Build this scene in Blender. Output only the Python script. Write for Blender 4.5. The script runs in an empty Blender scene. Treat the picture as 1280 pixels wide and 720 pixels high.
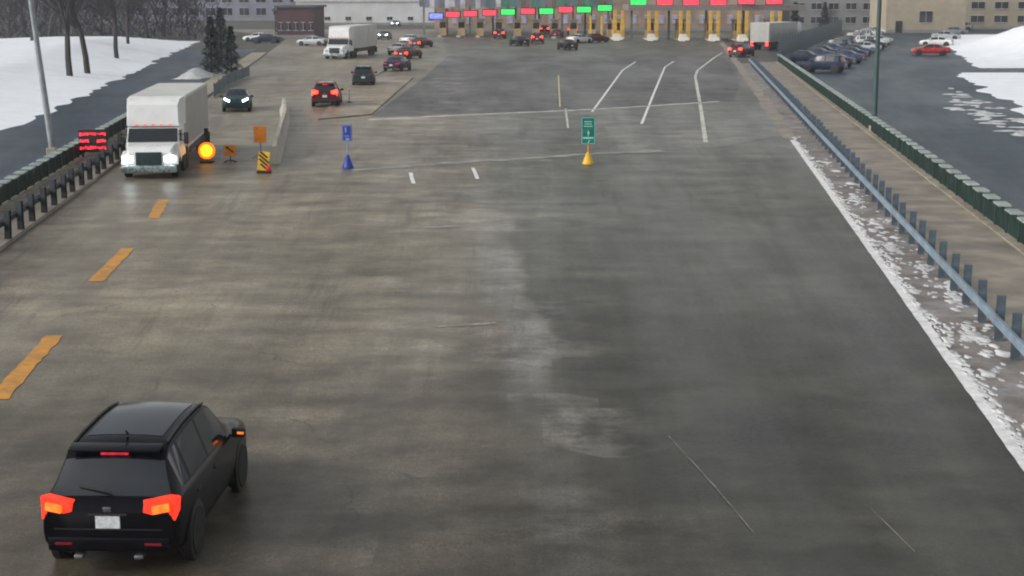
import bpy, bmesh, math, random
from mathutils import Vector, Matrix
random.seed(11)
R = math.radians
PI = math.pi
scn = bpy.context.scene
COL = scn.collection

# ------------------------------------------------------------------ camera
H = 7.85
F = 1900.0
PITCH = math.atan(370 / F)
cam_d = bpy.data.cameras.new('camera')
cam = bpy.data.objects.new('camera', cam_d)
COL.objects.link(cam)
cam.location = (0, 0, H)
cam.rotation_euler = (PI / 2 - PITCH, 0, 0)
cam_d.sensor_width = 36
cam_d.lens = 36 * F / 1280
cam_d.clip_end = 6000
scn.camera = cam


def P(px, py, z=0.0):
    """point of the place seen at photograph pixel px,py, at height z"""
    a, b = (px - 640) / F, (py - 360) / F
    d = Vector((a, math.cos(PITCH) - b * math.sin(PITCH), -math.sin(PITCH) - b * math.cos(PITCH)))
    t = (z - H) / d.z
    return Vector((d.x * t, d.y * t, z))


def RX(y, off=0.0):      # right hand edge line of the plaza
    return 8.7 + 0.112 * (y - 24.8) + off


def LX(y, off=0.0):      # left hand kerb of the plaza
    return -(15.7 + 0.105 * (y - 46)) - off


# ------------------------------------------------------------------ materials
def srgb(h):
    h = h.lstrip('#')
    v = [int(h[i:i + 2], 16) / 255 for i in (0, 2, 4)]
    return tuple(x / 12.92 if x <= .04045 else ((x + .055) / 1.055) ** 2.4 for x in v)


def nodes(name):
    m = bpy.data.materials.new(name)
    m.use_nodes = True
    nt = m.node_tree
    return m, nt, nt.nodes['Principled BSDF']


class NT:
    """short hand for wiring nodes"""
    def __init__(s, nt):
        s.nt = nt

    def new(s, t, **kw):
        n = s.nt.nodes.new(t)
        for k, v in kw.items():
            setattr(n, k, v)
        return n

    def link(s, a, b):
        s.nt.links.new(a, b)

    def val(s, sock, v):
        if hasattr(v, 'is_output'):
            s.link(v, sock)
        else:
            sock.default_value = v

    def math(s, op, a, b=0.0, c=0.0, clamp=False):
        n = s.new('ShaderNodeMath', operation=op, use_clamp=clamp)
        s.val(n.inputs[0], a); s.val(n.inputs[1], b); s.val(n.inputs[2], c)
        return n.outputs[0]

    def ramp(s, v, lo, hi, a=0.0, b=1.0):
        n = s.new('ShaderNodeMapRange', interpolation_type='SMOOTHSTEP')
        s.val(n.inputs['Value'], v)
        s.val(n.inputs['From Min'], lo); s.val(n.inputs['From Max'], hi)
        s.val(n.inputs['To Min'], a); s.val(n.inputs['To Max'], b)
        return n.outputs[0]

    def noise(s, vec, scale=1.0, detail=3.0, rough=.55, dist=0.0):
        n = s.new('ShaderNodeTexNoise')
        n.inputs['Scale'].default_value = scale
        n.inputs['Detail'].default_value = detail
        n.inputs['Roughness'].default_value = rough
        n.inputs['Distortion'].default_value = dist
        s.link(vec, n.inputs['Vector'])
        return n.outputs['Fac']

    def mapv(s, vec, scale=(1, 1, 1), loc=(0, 0, 0), rot=(0, 0, 0)):
        n = s.new('ShaderNodeMapping')
        n.inputs['Scale'].default_value = scale
        n.inputs['Location'].default_value = loc
        n.inputs['Rotation'].default_value = rot
        s.link(vec, n.inputs['Vector'])
        return n.outputs[0]

    def mix(s, f, a, b, mode='MIX'):
        n = s.new('ShaderNodeMix', data_type='RGBA', blend_type=mode)
        s.val(n.inputs['Factor'], f)
        for k, v in ((6, a), (7, b)):
            if hasattr(v, 'is_output'):
                s.link(v, n.inputs[k])
            else:
                n.inputs[k].default_value = (*v[:3], 1)
        return n.outputs[2]

    def bump(s, h, strength, dist=0.02):
        n = s.new('ShaderNodeBump')
        n.inputs['Strength'].default_value = strength
        n.inputs['Distance'].default_value = dist
        s.link(h, n.inputs['Height'])
        return n.outputs[0]


def mat(name, col, rough=.5, metal=0.0, var=.25, scale=3.0, dirt=None, bump=0.0, coat=0.0, rvar=.12, spec=.5):
    m, nt, b = nodes(name)
    q = NT(nt)
    tc = q.new('ShaderNodeTexCoord').outputs['Object']
    n1 = q.noise(tc, scale, 5, .6)
    f = q.ramp(n1, .3, .7)
    c = q.mix(f, [x * (1 - var) for x in col], [min(1, x * (1 + var)) for x in col])
    if dirt:
        n2 = q.noise(tc, scale * .45, 6, .7)
        c = q.mix(q.ramp(n2, .45, .75, 0, dirt[1]), c, dirt[0])
    q.link(c, b.inputs['Base Color'])
    q.link(q.ramp(n1, .25, .75, max(.02, rough - rvar), min(1, rough + rvar)), b.inputs['Roughness'])
    b.inputs['Metallic'].default_value = metal
    b.inputs['Specular IOR Level'].default_value = spec
    if coat:
        b.inputs['Coat Weight'].default_value = coat
        b.inputs['Coat Roughness'].default_value = .06
    if bump:
        q.link(q.bump(q.noise(tc, scale * 6, 4), bump), b.inputs['Normal'])
    return m


def glow(name, col, strength, base=(.2, .02, .02), vary=.35, scale=9):
    m, nt, b = nodes(name)
    q = NT(nt)
    tc = q.new('ShaderNodeTexCoord').outputs['Object']
    n1 = q.noise(tc, scale, 3)
    b.inputs['Base Color'].default_value = (*base, 1)
    b.inputs['Roughness'].default_value = .25
    b.inputs['Emission Color'].default_value = (*col, 1)
    q.link(q.ramp(n1, .3, .7, strength * (1 - vary), strength * (1 + vary)), b.inputs['Emission Strength'])
    return m


def road_mat(name, brown, grey, darkening=False, wet=.5, dark=1.0):
    """worn, wet concrete/asphalt with wheel tracks, cross scrapes, cracks and a joint between two pours"""
    m, nt, b = nodes(name)
    q = NT(nt)
    tc = q.new('ShaderNodeTexCoord').outputs['Object']
    sep = q.new('ShaderNodeSeparateXYZ'); q.link(tc, sep.inputs[0])
    X, Y = sep.outputs[0], sep.outputs[1]
    # lane-following lateral coordinate: the plaza fans out with distance
    u = q.math('DIVIDE', q.math('MULTIPLY', X, 100.0), q.math('ADD', Y, 75.0))
    cmb = q.new('ShaderNodeCombineXYZ'); q.link(u, cmb.inputs[0]); q.link(Y, cmb.inputs[1])
    uv = cmb.outputs[0]
    big = q.noise(tc, .07, 4, .6)
    mid = q.noise(q.mapv(tc, (.34, .30, 1)), 1.0, 6, .62)
    tracks = q.noise(q.mapv(uv, (.55, .018, 1)), 1.0, 3, .6)
    tracks2 = q.noise(q.mapv(uv, (2.6, .05, 1), (7, 3, 0)), 1.0, 4, .6)
    cross = q.noise(q.mapv(tc, (.15, .55, 1), (3, 1, 0)), 1.0, 5, .65)
    patch = q.noise(q.mapv(tc, (.55, .62, 1), (4, 8, 0)), 1.0, 5, .68)
    vb = q.new('ShaderNodeTexVoronoi', feature='F1', distance='CHEBYCHEV')
    vb.inputs['Scale'].default_value = 1.0
    q.link(q.mapv(tc, (.30, .42, 1)), vb.inputs['Vector'])
    vs_ = q.new('ShaderNodeSeparateColor'); q.link(vb.outputs['Color'], vs_.inputs[0])
    block = vs_.outputs[0]
    stone = q.noise(tc, 24.0, 4, .75)
    fine = q.noise(tc, 9.0, 5, .7)
    grit = q.noise(tc, 60.0, 3, .7)
    # joint between the brown pour on the left and the grey one on the right
    edge = q.math('ADD', q.math('ADD', X, q.math('MULTIPLY', Y, .055)), -3.0)
    edge = q.math('ADD', edge, q.math('MULTIPLY', q.math('SUBTRACT', q.noise(q.mapv(tc, (.22, .16, 1)), 1.0, 5, .6), .5), 2.6))
    edge = q.math('ADD', edge, .7)
    jm = q.ramp(edge, .15, .6)
    wide = q.ramp(edge, -8.0, 5.0)
    jm = q.math('ADD', q.math('MULTIPLY', jm, .55), q.math('MULTIPLY', wide, .45))
    c = q.mix(jm, brown, grey)
    k = q.ramp(big, .32, .68, .82, 1.16)
    k = q.math('MULTIPLY', k, q.ramp(mid, .3, .72, .80, 1.2))
    k = q.math('MULTIPLY', k, q.ramp(tracks, .3, .7, .84, 1.15))
    k = q.math('MULTIPLY', k, q.ramp(tracks2, .35, .7, .95, 1.06))
    k = q.math('MULTIPLY', k, q.ramp(cross, .32, .68, .82, 1.18))
    k = q.math('MULTIPLY', k, q.ramp(patch, .32, .68, .76, 1.24))
    k = q.math('MULTIPLY', k, q.math('MULTIPLY_ADD', block, .16, .92))
    k = q.math('MULTIPLY', k, q.ramp(stone, .3, .7, .70, 1.30))
    k = q.math('MULTIPLY', k, q.ramp(fine, .3, .7, .72, 1.28))
    k = q.math('MULTIPLY', k, q.ramp(grit, .3, .7, .75, 1.25))
    # pale cross-wise scrapes and salt stains, mostly along the joint
    near = q.math('SUBTRACT', 1.0, q.ramp(q.math('ABSOLUTE', q.math('ADD', edge, 1.0)), .5, 3.4))
    scr = q.math('MULTIPLY', q.ramp(cross, .54, .66), q.math('ADD', q.math('MULTIPLY', near, .75), .16))
    c = q.mix(q.math('MULTIPLY', scr, .36), c, (.27, .25, .215))
    # pale grey worn strip beside the joint, broken up along its length
    worn = q.math('MULTIPLY', q.math('SUBTRACT', 1.0, q.ramp(q.math('ABSOLUTE', q.math('ADD', edge, .25)), .2, .75)), q.ramp(q.noise(q.mapv(tc, (.10, .10, 1), (5, 2, 0)), 1.0, 4, .6), .36, .54))
    worn = q.math('MULTIPLY', worn, q.ramp(patch, .3, .55, .45, 1.0))
    worn = q.math('MULTIPLY', worn, q.ramp(Y, 44, 58, 1.0 if darkening else 0.0, .25 if darkening else 0.0))
    c = q.mix(q.math('MULTIPLY', worn, .75), c, (.24, .24, .22))
    # salt dust worn along the middle of the joint
    salt = q.math('MULTIPLY', q.ramp(cross, .46, .6), q.math('MULTIPLY', near, q.ramp(mid, .42, .62)))
    c = q.mix(q.math('MULTIPLY', salt, .22), c, (.26, .255, .235))
    # oil stains
    oil = q.math('MULTIPLY', q.ramp(q.noise(q.mapv(uv, (1.1, .06, 1), (2, 9, 0)), 1.0, 5, .7), .55, .72), .45)
    c = q.mix(oil, c, (.018, .017, .015))
    darkm = None
    if darkening:    # near-field darkening painted into the colour, noisy edge, reaching farther on the grey pour
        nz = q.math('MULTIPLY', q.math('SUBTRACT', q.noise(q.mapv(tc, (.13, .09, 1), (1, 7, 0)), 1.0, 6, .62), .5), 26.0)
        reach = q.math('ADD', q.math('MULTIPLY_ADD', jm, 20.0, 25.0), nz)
        darkm = q.ramp(q.math('SUBTRACT', Y, reach), -8.0, 12.0, 1.0, 0.0)
        darkm = q.math('MULTIPLY', darkm, q.ramp(patch, .25, .6, 1.0, .78))
        c = q.mix(q.math('MULTIPLY', darkm, .88), c, (.020, .016, .009))
    # oil drips and small dark spots, denser along the wheel paths
    drip = q.math('MULTIPLY', q.ramp(q.noise(q.mapv(tc, (1.9, 1.3, 1), (3, 3, 0)), 1.0, 4, .7), .66, .74), .5)
    c = q.mix(drip, c, (.02, .018, .014))
    # pale broken rectangles of worn surface near the joint
    rect = q.math('MULTIPLY', q.math('MULTIPLY', q.ramp(block, .62, .66), near), q.ramp(patch, .40, .58))
    c = q.mix(q.math('MULTIPLY', rect, .34), c, (.26, .25, .22))
    # cracks
    vo = q.new('ShaderNodeTexVoronoi', feature='DISTANCE_TO_EDGE')
    vo.inputs['Scale'].default_value = .16
    wob = q.new('ShaderNodeTexNoise'); wob.inputs['Scale'].default_value = .8; wob.inputs['Detail'].default_value = 5
    q.link(tc, wob.inputs['Vector'])
    va = q.new('ShaderNodeVectorMath', operation='MULTIPLY_ADD')
    q.link(wob.outputs['Color'], va.inputs[0]); va.inputs[1].default_value = (1.6, 1.6, 0); q.link(tc, va.inputs[2])
    q.link(va.outputs[0], vo.inputs['Vector'])
    cr = q.math('MULTIPLY', q.math('SUBTRACT', 1.0, q.ramp(vo.outputs[0], .0008, .0035)), q.ramp(mid, .45, .62))
    c = q.mix(q.math('MULTIPLY', cr, .55), c, (.02, .018, .016))
    kk = q.new('ShaderNodeVectorMath', operation='SCALE')
    q.link(c, kk.inputs[0])
    q.link(q.math('MULTIPLY', k, dark), kk.inputs['Scale'])
    q.link(kk.outputs[0], b.inputs['Base Color'])
    w = q.noise(q.mapv(uv, (.35, .03, 1), (11, 4, 0)), 1.0, 5, .6)
    r = q.math('ADD', q.ramp(w, .36, .66, .26, .26 + .18 * (1 - wet) + .03), q.math('MULTIPLY', scr, .16))
    r = q.math('ADD', r, q.ramp(fine, .3, .7, -.04, .06))
    r = q.math('ADD', r, .11)
    if darkm is not None:
        r = q.math('SUBTRACT', r, q.math('MULTIPLY', darkm, .06))
    q.link(r, b.inputs['Roughness'])
    b.inputs['Specular IOR Level'].default_value = .25
    q.link(q.bump(q.math('ADD', q.math('MULTIPLY', fine, .6), q.math('MULTIPLY', stone, .5)), .22, .02), b.inputs['Normal'])
    return m


M = {}
M['plaza'] = road_mat('wet_worn_concrete', (.212, .184, .132), (.104, .107, .085), darkening=True)
M['apron'] = road_mat('dark_asphalt_apron', (.088, .084, .080), (.086, .084, .080), wet=.25)
M['band'] = road_mat('pale_concrete_band', (.225, .195, .145), (.145, .143, .125), wet=.5)
M['island'] = road_mat('tan_concrete_island', (.27, .225, .165), (.25, .22, .17), wet=.2)
M['lot'] = road_mat('blue_grey_lot_asphalt', (.018, .036, .062), (.017, .037, .056), wet=.6)
M['ground'] = mat('winter_ground', (.07, .068, .06), .8, var=.4, scale=.15, bump=.2)
M['sidewalk'] = mat('tan_sidewalk_concrete', (.27, .24, .195), .7, var=.3, scale=.7, dirt=((.12, .10, .08), .6), bump=.15)
M['verge'] = mat('gritty_verge', (.19, .168, .155), .75, var=.4, scale=1.1, dirt=((.50, .50, .51), .55), bump=.4)
M['kerb'] = mat('kerb_concrete', (.32, .28, .22), .7, var=.25, scale=1.5, dirt=((.1, .09, .08), .5))
M['line_white'] = mat('worn_white_line', (.80, .80, .79), .45, var=.15, scale=4.0, dirt=((.34, .32, .29), .6))
M['line_pale'] = mat('worn_pale_line', (.58, .57, .52), .5, var=.3, scale=1.2, dirt=((.16, .15, .13), .7))
M['line_faint'] = mat('faint_scraped_line', (.30, .29, .26), .55, var=.4, scale=1.5, dirt=((.09, .085, .07), .8))
M['line_yellow'] = mat('worn_orange_yellow_line', (.62, .27, .022), .5, var=.2, scale=2.6, dirt=((.14, .10, .06), .7))
M['line_cream'] = mat('pale_yellow_line', (.60, .52, .26), .5, var=.2, scale=1.8, dirt=((.3, .25, .12), .5))
M['snow'] = mat('snow', (.86, .89, .93), .7, var=.05, scale=.6, bump=.25, rvar=.05)
M['slush'] = mat('dirty_snow', (.62, .62, .63), .6, var=.25, scale=1.6, dirt=((.22, .20, .18), .6), bump=.3)
M['galv'] = mat('galvanised_steel', (.26, .35, .43), .5, metal=.35, var=.2, scale=2.0, dirt=((.16, .18, .19), .5))
M['post_steel'] = mat('dark_wet_post_steel', (.085, .115, .145), .5, metal=.3, var=.3, scale=3)
M['rail_dark'] = mat('dark_grimy_steel', (.030, .035, .042), .55, metal=.2, var=.3, scale=3)
M['fence_green'] = mat('dark_green_paint', (.010, .034, .028), .5, var=.35, scale=1.4, dirt=((.03, .04, .035), .5))
M['cap_green'] = mat('pale_green_weathered_cap', (.30, .36, .34), .6, var=.25, scale=1.2, dirt=((.12, .16, .14), .5))
M['mesh_blue'] = mat('blue_grey_screen', (.075, .11, .13), .6, var=.25, scale=.8)
M['pole_green'] = mat('green_pole_paint', (.035, .075, .070), .5, var=.2, scale=2)
M['pole_grey'] = mat('grey_pole_paint', (.26, .28, .30), .5, var=.2, scale=2)
M['black'] = mat('black_plastic', (.012, .012, .013), .5, var=.3)
M['rubber'] = mat('tyre_rubber', (.016, .016, .016), .75, var=.3, scale=6)
M['rim'] = mat('alloy_rim', (.22, .22, .23), .35, metal=.8, var=.15)
M['glass'] = mat('dark_glass', (.010, .014, .020), .08, var=.2, rvar=.03, spec=.7)
M['white_truck'] = mat('white_truck_paint', (.78, .80, .80), .35, var=.05, scale=1.0, dirt=((.45, .44, .42), .45), coat=.3)
M['trailer_grey'] = mat('grey_trailer_panel', (.36, .36, .34), .5, var=.08, scale=1.0, dirt=((.25, .24, .22), .5))
M['trailer_pale'] = mat('pale_trailer_panel', (.58, .58, .55), .5, var=.08, scale=1.0, dirt=((.3, .29, .27), .5))
M['chassis'] = mat('truck_chassis_black', (.014, .014, .015), .6, var=.3)
M['chrome'] = mat('grille_chrome', (.35, .42, .43), .3, metal=.8, var=.3, scale=8)
M['grille'] = mat('dark_teal_grille', (.02, .045, .05), .4, var=.4, scale=12)
M['blue'] = mat('blue_sign_paint', (.012, .035, .30), .45, var=.2, scale=4)
M['blue_pale'] = mat('faded_blue_paint', (.20, .26, .48), .5, var=.2)
M['teal'] = mat('green_sign_face', (.004, .165, .135), .4, var=.3, scale=5)
M['teal_pale'] = mat('green_sign_lettering', (.35, .72, .62), .45, var=.15)
M['yellow'] = mat('yellow_paint', (.78, .46, .02), .5, var=.15, scale=3, dirt=((.35, .22, .05), .4))
M['orange'] = mat('orange_plastic', (.86, .27, .010), .5, var=.15, scale=3)
M['red_paint'] = mat('red_reflective', (.75, .02, .02), .4, var=.2)
M['brass'] = mat('ochre_booth_column', (.58, .34, .045), .55, var=.25, scale=1.2, dirt=((.28, .19, .08), .5))
M['booth_tan'] = mat('tan_booth_panel', (.36, .25, .12), .6, var=.2, scale=1.0)
M['booth_grey'] = mat('grey_canopy_metal', (.20, .21, .22), .5, var=.2, scale=.5)
M['concrete_white'] = mat('white_painted_concrete', (.62, .60, .54), .6, var=.15, scale=2, dirt=((.3, .27, .2), .5))
M['barrier'] = mat('pale_concrete_barrier', (.42, .40, .33), .7, var=.2, scale=1.0, dirt=((.22, .22, .17), .5))
M['bark'] = mat('dark_bark', (.045, .040, .040), .9, var=.3, scale=6)
M['twig'] = mat('dark_blue_brown_twigs', (.020, .020, .034), .9, var=.4, scale=.5)
M['needle'] = mat('dark_needles', (.020, .034, .032), .8, var=.4, scale=2)
M['wall_maroon'] = mat('maroon_brick_wall', (.085, .042, .050), .8, var=.25, scale=.5)
M['wall_beige'] = mat('beige_block_wall', (.36, .31, .23), .8, var=.12, scale=.4, dirt=((.25, .21, .16), .5))
M['wall_pale'] = mat('pale_metal_wall', (.58, .58, .60), .6, var=.1, scale=.3)
M['wall_grey'] = mat('grey_block_wall', (.22, .225, .23), .8, var=.15, scale=.4)
M['wall_brown'] = mat('brown_hall_wall', (.31, .225, .165), .8, var=.3, scale=.3)
M['wall_navy'] = mat('navy_wall', (.035, .042, .075), .7, var=.2, scale=.4)
M['roof_dark'] = mat('dark_flat_roof', (.09, .09, .10), .7, var=.2, scale=.3)
M['hill'] = mat('bare_wooded_hill', (.11, .105, .13), .9, var=.3, scale=.03)
M['roof_glass'] = mat('roof_glass', (.010, .015, .027), .12, var=.2, rvar=.04, spec=.45)
M['plate'] = mat('licence_plate', (.60, .63, .66), .4, var=.2, scale=18)
M['lens_red'] = mat('unlit_red_lens', (.22, .010, .012), .2, var=.2)
M['lens_clear'] = mat('unlit_clear_lens', (.45, .47, .50), .15, var=.2)
M['tail'] = glow('lit_red_lens', (1.0, .030, .008), 1.5, vary=.3, scale=5)
M['tail_far'] = glow('bright_red_lens', (1.0, .035, .03), 4.5, vary=.3, scale=5)
M['tail_soft'] = glow('dim_red_lens', (1.0, .02, .07), .45, vary=.6, scale=12)
M['bulb'] = glow('lit_brake_bulb', (1.0, .15, .010), 1.7, vary=.4, scale=8)
M['head'] = glow('lit_headlight', (.85, .95, 1.0), 9.0, (.8, .8, .8), .2)
M['amber'] = glow('lit_amber', (1.0, .52, .015), 1.7, (.5, .2, .02), .45, 12)
M['amber_dim'] = glow('amber_glow', (1.0, .17, .004), 1.1, (.5, .2, .02), .3)
M['marker'] = glow('lit_marker', (1.0, .16, .12), 1.0)
M['led_red'] = glow('red_lane_led', (1.0, .055, .10), 1.05, vary=.25, scale=2.5)
M['led_green'] = glow('green_lane_led', (.03, .95, .14), 1.05, (.02, .2, .05), .2, 2.5)
M['led_blue'] = glow('blue_lane_led', (.22, .26, 1.0), 1.2, (.05, .05, .3), .5, 3)
M['led_text'] = glow('red_message_led', (1.0, .03, .06), 1.7, vary=.7, scale=7)
M['window_lit'] = glow('faint_lit_window', (.75, .66, 1.0), .13, (.2, .2, .25), .5, .8)


def paint(name, col, rough=.28):
    if max(col) < .11:
        return mat(name, col, rough, var=.12, scale=1.2, coat=0, spec=.13, rvar=.04)
    return mat(name, col, rough, var=.12, scale=1.2, dirt=((.10, .095, .085), .3), coat=.5)


# ------------------------------------------------------------------ mesh helpers
class MB:
    def __init__(s):
        s.bm = bmesh.new()

    def faces(s, pts, fs, mtx=None):
        vs = [s.bm.verts.new(mtx @ Vector(p) if mtx else Vector(p)) for p in pts]
        for f in fs:
            try:
                s.bm.faces.new([vs[i] for i in f])
            except ValueError:
                pass
        return s

    def box(s, c, d, rot=None, bevel=0.0):
        t = bmesh.new()
        bmesh.ops.create_cube(t, size=1)
        for v in t.verts:
            v.co = Vector((v.co.x * d[0], v.co.y * d[1], v.co.z * d[2]))
        if bevel:
            bmesh.ops.bevel(t, geom=t.edges[:], offset=bevel, segments=2, affect='EDGES', profile=.6)
        m = Matrix.Translation(Vector(c)) @ (rot.to_4x4() if rot else Matrix())
        t.transform(m)
        s.add(t)
        return s

    def add(s, t):
        me = bpy.data.meshes.new('tmp')
        t.to_mesh(me); t.free()
        s.bm.from_mesh(me)
        bpy.data.meshes.remove(me)

    def tube(s, a, b, r0, r1=None, n=10, cap=True):
        r1 = r0 if r1 is None else r1
        a, b = Vector(a), Vector(b)
        z = (b - a).normalized()
        x = z.orthogonal().normalized(); y = z.cross(x)
        va = [s.bm.verts.new(a + (x * math.cos(2 * PI * i / n) + y * math.sin(2 * PI * i / n)) * r0) for i in range(n)]
        vb = [s.bm.verts.new(b + (x * math.cos(2 * PI * i / n) + y * math.sin(2 * PI * i / n)) * r1) for i in range(n)]
        for i in range(n):
            s.bm.faces.new((va[i], va[(i + 1) % n], vb[(i + 1) % n], vb[i]))
        if cap:
            s.bm.faces.new(va[::-1]); s.bm.faces.new(vb)
        return s

    def lathe(s, prof, mtx=None, n=20):
        """prof: list of (radius, height) about local z"""
        rings = []
        for r, h in prof:
            ring = []
            for i in range(n):
                p = Vector((r * math.cos(2 * PI * i / n), r * math.sin(2 * PI * i / n), h))
                ring.append(s.bm.verts.new(mtx @ p if mtx else p))
            rings.append(ring)
        for a, b in zip(rings, rings[1:]):
            for i in range(n):
                s.bm.faces.new((a[i], a[(i + 1) % n], b[(i + 1) % n], b[i]))
        s.bm.faces.new(rings[0][::-1]); s.bm.faces.new(rings[-1])
        return s

    def prism(s, poly, z0, z1):
        n = len(poly)
        lo = [s.bm.verts.new((p[0], p[1], z0)) for p in poly]
        hi = [s.bm.verts.new((p[0], p[1], z1)) for p in poly]
        s.bm.faces.new(lo[::-1]); s.bm.faces.new(hi)
        for i in range(n):
            s.bm.faces.new((lo[i], lo[(i + 1) % n], hi[(i + 1) % n], hi[i]))
        return s

    def build(s, name, m, parent=None, smooth=None, label=None):
        bmesh.ops.recalc_face_normals(s.bm, faces=s.bm.faces[:])
        me = bpy.data.meshes.new(name)
        s.bm.to_mesh(me); s.bm.free()
        me.materials.append(m)
        if smooth:
            for p in me.polygons:
                p.use_smooth = True
            me.set_sharp_from_angle(angle=R(smooth))
        o = bpy.data.objects.new(name, me)
        COL.objects.link(o)
        if parent:
            o.parent = parent
        if label:
            o['label'] = label
        return o


def tag(o, label, cat=None, group=None, kind=None):
    o['label'] = label
    if cat: o['category'] = cat
    if group: o['group'] = group
    if kind: o['kind'] = kind
    return o


def thing(name, label, cat, loc=(0, 0, 0), rz=0.0, group=None):
    o = bpy.data.objects.new(name, None)
    o.empty_display_size = .3
    COL.objects.link(o)
    o.location = loc; o.rotation_euler = (0, 0, rz)
    return tag(o, label, cat, group)


def kids(o):
    return KIDS.get(o, []) if False else [c for c in bpy.data.objects if c.parent == o]


def copy_tree(o, parent=None):
    c = o.copy()
    COL.objects.link(c)
    if parent:
        c.parent = parent
    for ch in kids(o):
        copy_tree(ch, c)
    return c


def setmat(o, m):
    o.material_slots[0].link = 'OBJECT'
    o.material_slots[0].material = m


def walk(o):
    for ch in kids(o):
        yield ch
        yield from walk(ch)


def base(o):
    return o.name.split('.')[0]


def sheet(name, pts, z, m, label, kind='structure'):
    mb = MB()
    mb.faces([(p[0], p[1], z) for p in pts], [tuple(range(len(pts)))])
    o = mb.build(name, m)
    tag(o, label, kind=kind)
    return o


def strip_mesh(pts, w, z, wob=0.0, seg=1.0):
    """flat painted strip along a polyline, with slightly worn edges"""
    mb = MB()
    path = []
    for a, b in zip(pts, pts[1:]):
        a, b = Vector(a[:2]), Vector(b[:2])
        n = max(1, int((b - a).length / seg))
        for i in range(n):
            path.append(a.lerp(b, i / n))
    path.append(Vector(pts[-1][:2]))
    L, Rr = [], []
    for i, p in enumerate(path):
        d = (path[min(i + 1, len(path) - 1)] - path[max(i - 1, 0)]).normalized()
        nrm = Vector((-d.y, d.x))
        w1 = w / 2 + random.uniform(-wob, wob); w2 = w / 2 + random.uniform(-wob, wob)
        L.append(p + nrm * w1); Rr.append(p - nrm * w2)
    vl = [mb.bm.verts.new((p.x, p.y, z)) for p in L]
    vr = [mb.bm.verts.new((p.x, p.y, z)) for p in Rr]
    for i in range(len(path) - 1):
        mb.bm.faces.new((vl[i], vl[i + 1], vr[i + 1], vr[i]))
    return mb


# ------------------------------------------------------------------ the ground and the roads
sheet('ground', [(-2500, -60), (2500, -60), (2500, 3500), (-2500, 3500)], 0, M['ground'], 'bare winter ground running out to the horizon')
YS = [-8, 60, 140, 262]
plaza = [(RX(y, .35), y) for y in YS] + [(62, 330), (-62, 330)] + [(LX(y, 0), y) for y in YS[::-1]]
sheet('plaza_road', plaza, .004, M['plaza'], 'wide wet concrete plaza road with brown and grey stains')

A = [P(462, 147), P(530, 97), P(560, 70), P(905, 70), P(925, 100), P(918, 127), P(740, 137)]
sheet('asphalt_apron', A, .008, M['apron'], 'dark asphalt apron before the inspection booths')
B = [P(440, 213), P(425, 190), P(462, 147), P(740, 137), P(918, 127), P(950, 128), P(984, 168), P(900, 184), P(750, 192)]
sheet('concrete_band', B, .012, M['band'], 'paler concrete band crossing the plaza')


def mark(name, pix, w, m, label, z=.016, wob=.01, seg=.6):
    o = strip_mesh([P(*p) for p in pix], w, z, wob, seg).build(name, m)
    return tag(o, label, kind='structure')


mark('joint_line', [(460, 150), (600, 143), (740, 137), (900, 127)], .55, M['line_pale'], 'pale cross joint at the front of the dark apron', wob=.12)
mark('joint_line', [(440, 213), (505, 208), (575, 203), (660, 198), (750, 192), (830, 189)], .75, M['line_faint'], 'pale cross joint below the concrete band', wob=.2)
mark('lane_line', [(795, 77), (778, 88), (740, 140)], .17, M['line_white'], 'thin white lane line above the green sign')
mark('lane_line', [(842, 77), (831, 84), (818, 115), (802, 155)], .17, M['line_white'], 'thin white lane line in the middle of the apron')
mark('lane_line', [(903, 66), (893, 72), (872, 88), (869, 96), (876, 135), (882, 178)], .24, M['line_pale'], 'white lane line bending right towards the truck booths')
mark('lane_line', [(698, 94), (700, 134)], .10, M['line_cream'], 'thin yellow lane line on the apron')
mark('lane_line', [(707, 136), (710, 160)], .12, M['line_pale'], 'short pale yellow dash on the concrete band')
mark('lane_dash', [(513, 216), (517, 230)], .17, M['line_white'], 'short white dash left of the plaza centre')
mark('lane_dash', [(591, 210), (597, 224)], .17, M['line_white'], 'short white dash right of the plaza centre')
for pix, w, lab in (([(204, 250), (192, 273)], .42, 'farthest yellow lane dash by the white truck'),
                    ([(160, 311), (120, 352)], .42, 'middle yellow lane dash'),
                    ([(68, 420), (-4, 500)], .40, 'nearest yellow lane dash at the left edge')):
    mark('lane_dash', pix, w, M['line_yellow'], lab, wob=.035, seg=.3)
edge = [(RX(y, 0), y) for y in (-5, 20, 40, 60, 82)]
tag(strip_mesh(edge, .24, .016, .012, .5).build('edge_line', M['line_white']), 'white edge line along the right side of the plaza', kind='structure')
edge = [(RX(y, 0), y) for y in (82.2, 110, 150, 200, 250)]
tag(strip_mesh(edge, .8, .016, .15, 1.5).build('edge_strip', M['sidewalk']), 'tan worn edge continuing the white line', kind='structure')
mark('crack_line', [(836, 546), (890, 605), (943, 668)], .012, M['line_faint'], 'thin pale dashed crack at lower right', wob=.008, seg=.12)
mark('crack_line', [(1088, 636), (1143, 690)], .008, M['line_faint'], 'thin pale crack in the lower right corner', wob=.006, seg=.12)
for i, (x0, y0, x1, y1, w) in enumerate(((513, 285, 577, 283, .30), (547, 409, 620, 404, .14))):
    mark('scrape_mark', [(x0, y0), ((x0 + x1) / 2, (y0 + y1) / 2 + .5), (x1, y1)], w, M['line_faint'], 'pale scrape mark across the concrete', z=.014, wob=.05, seg=.12)

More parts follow.
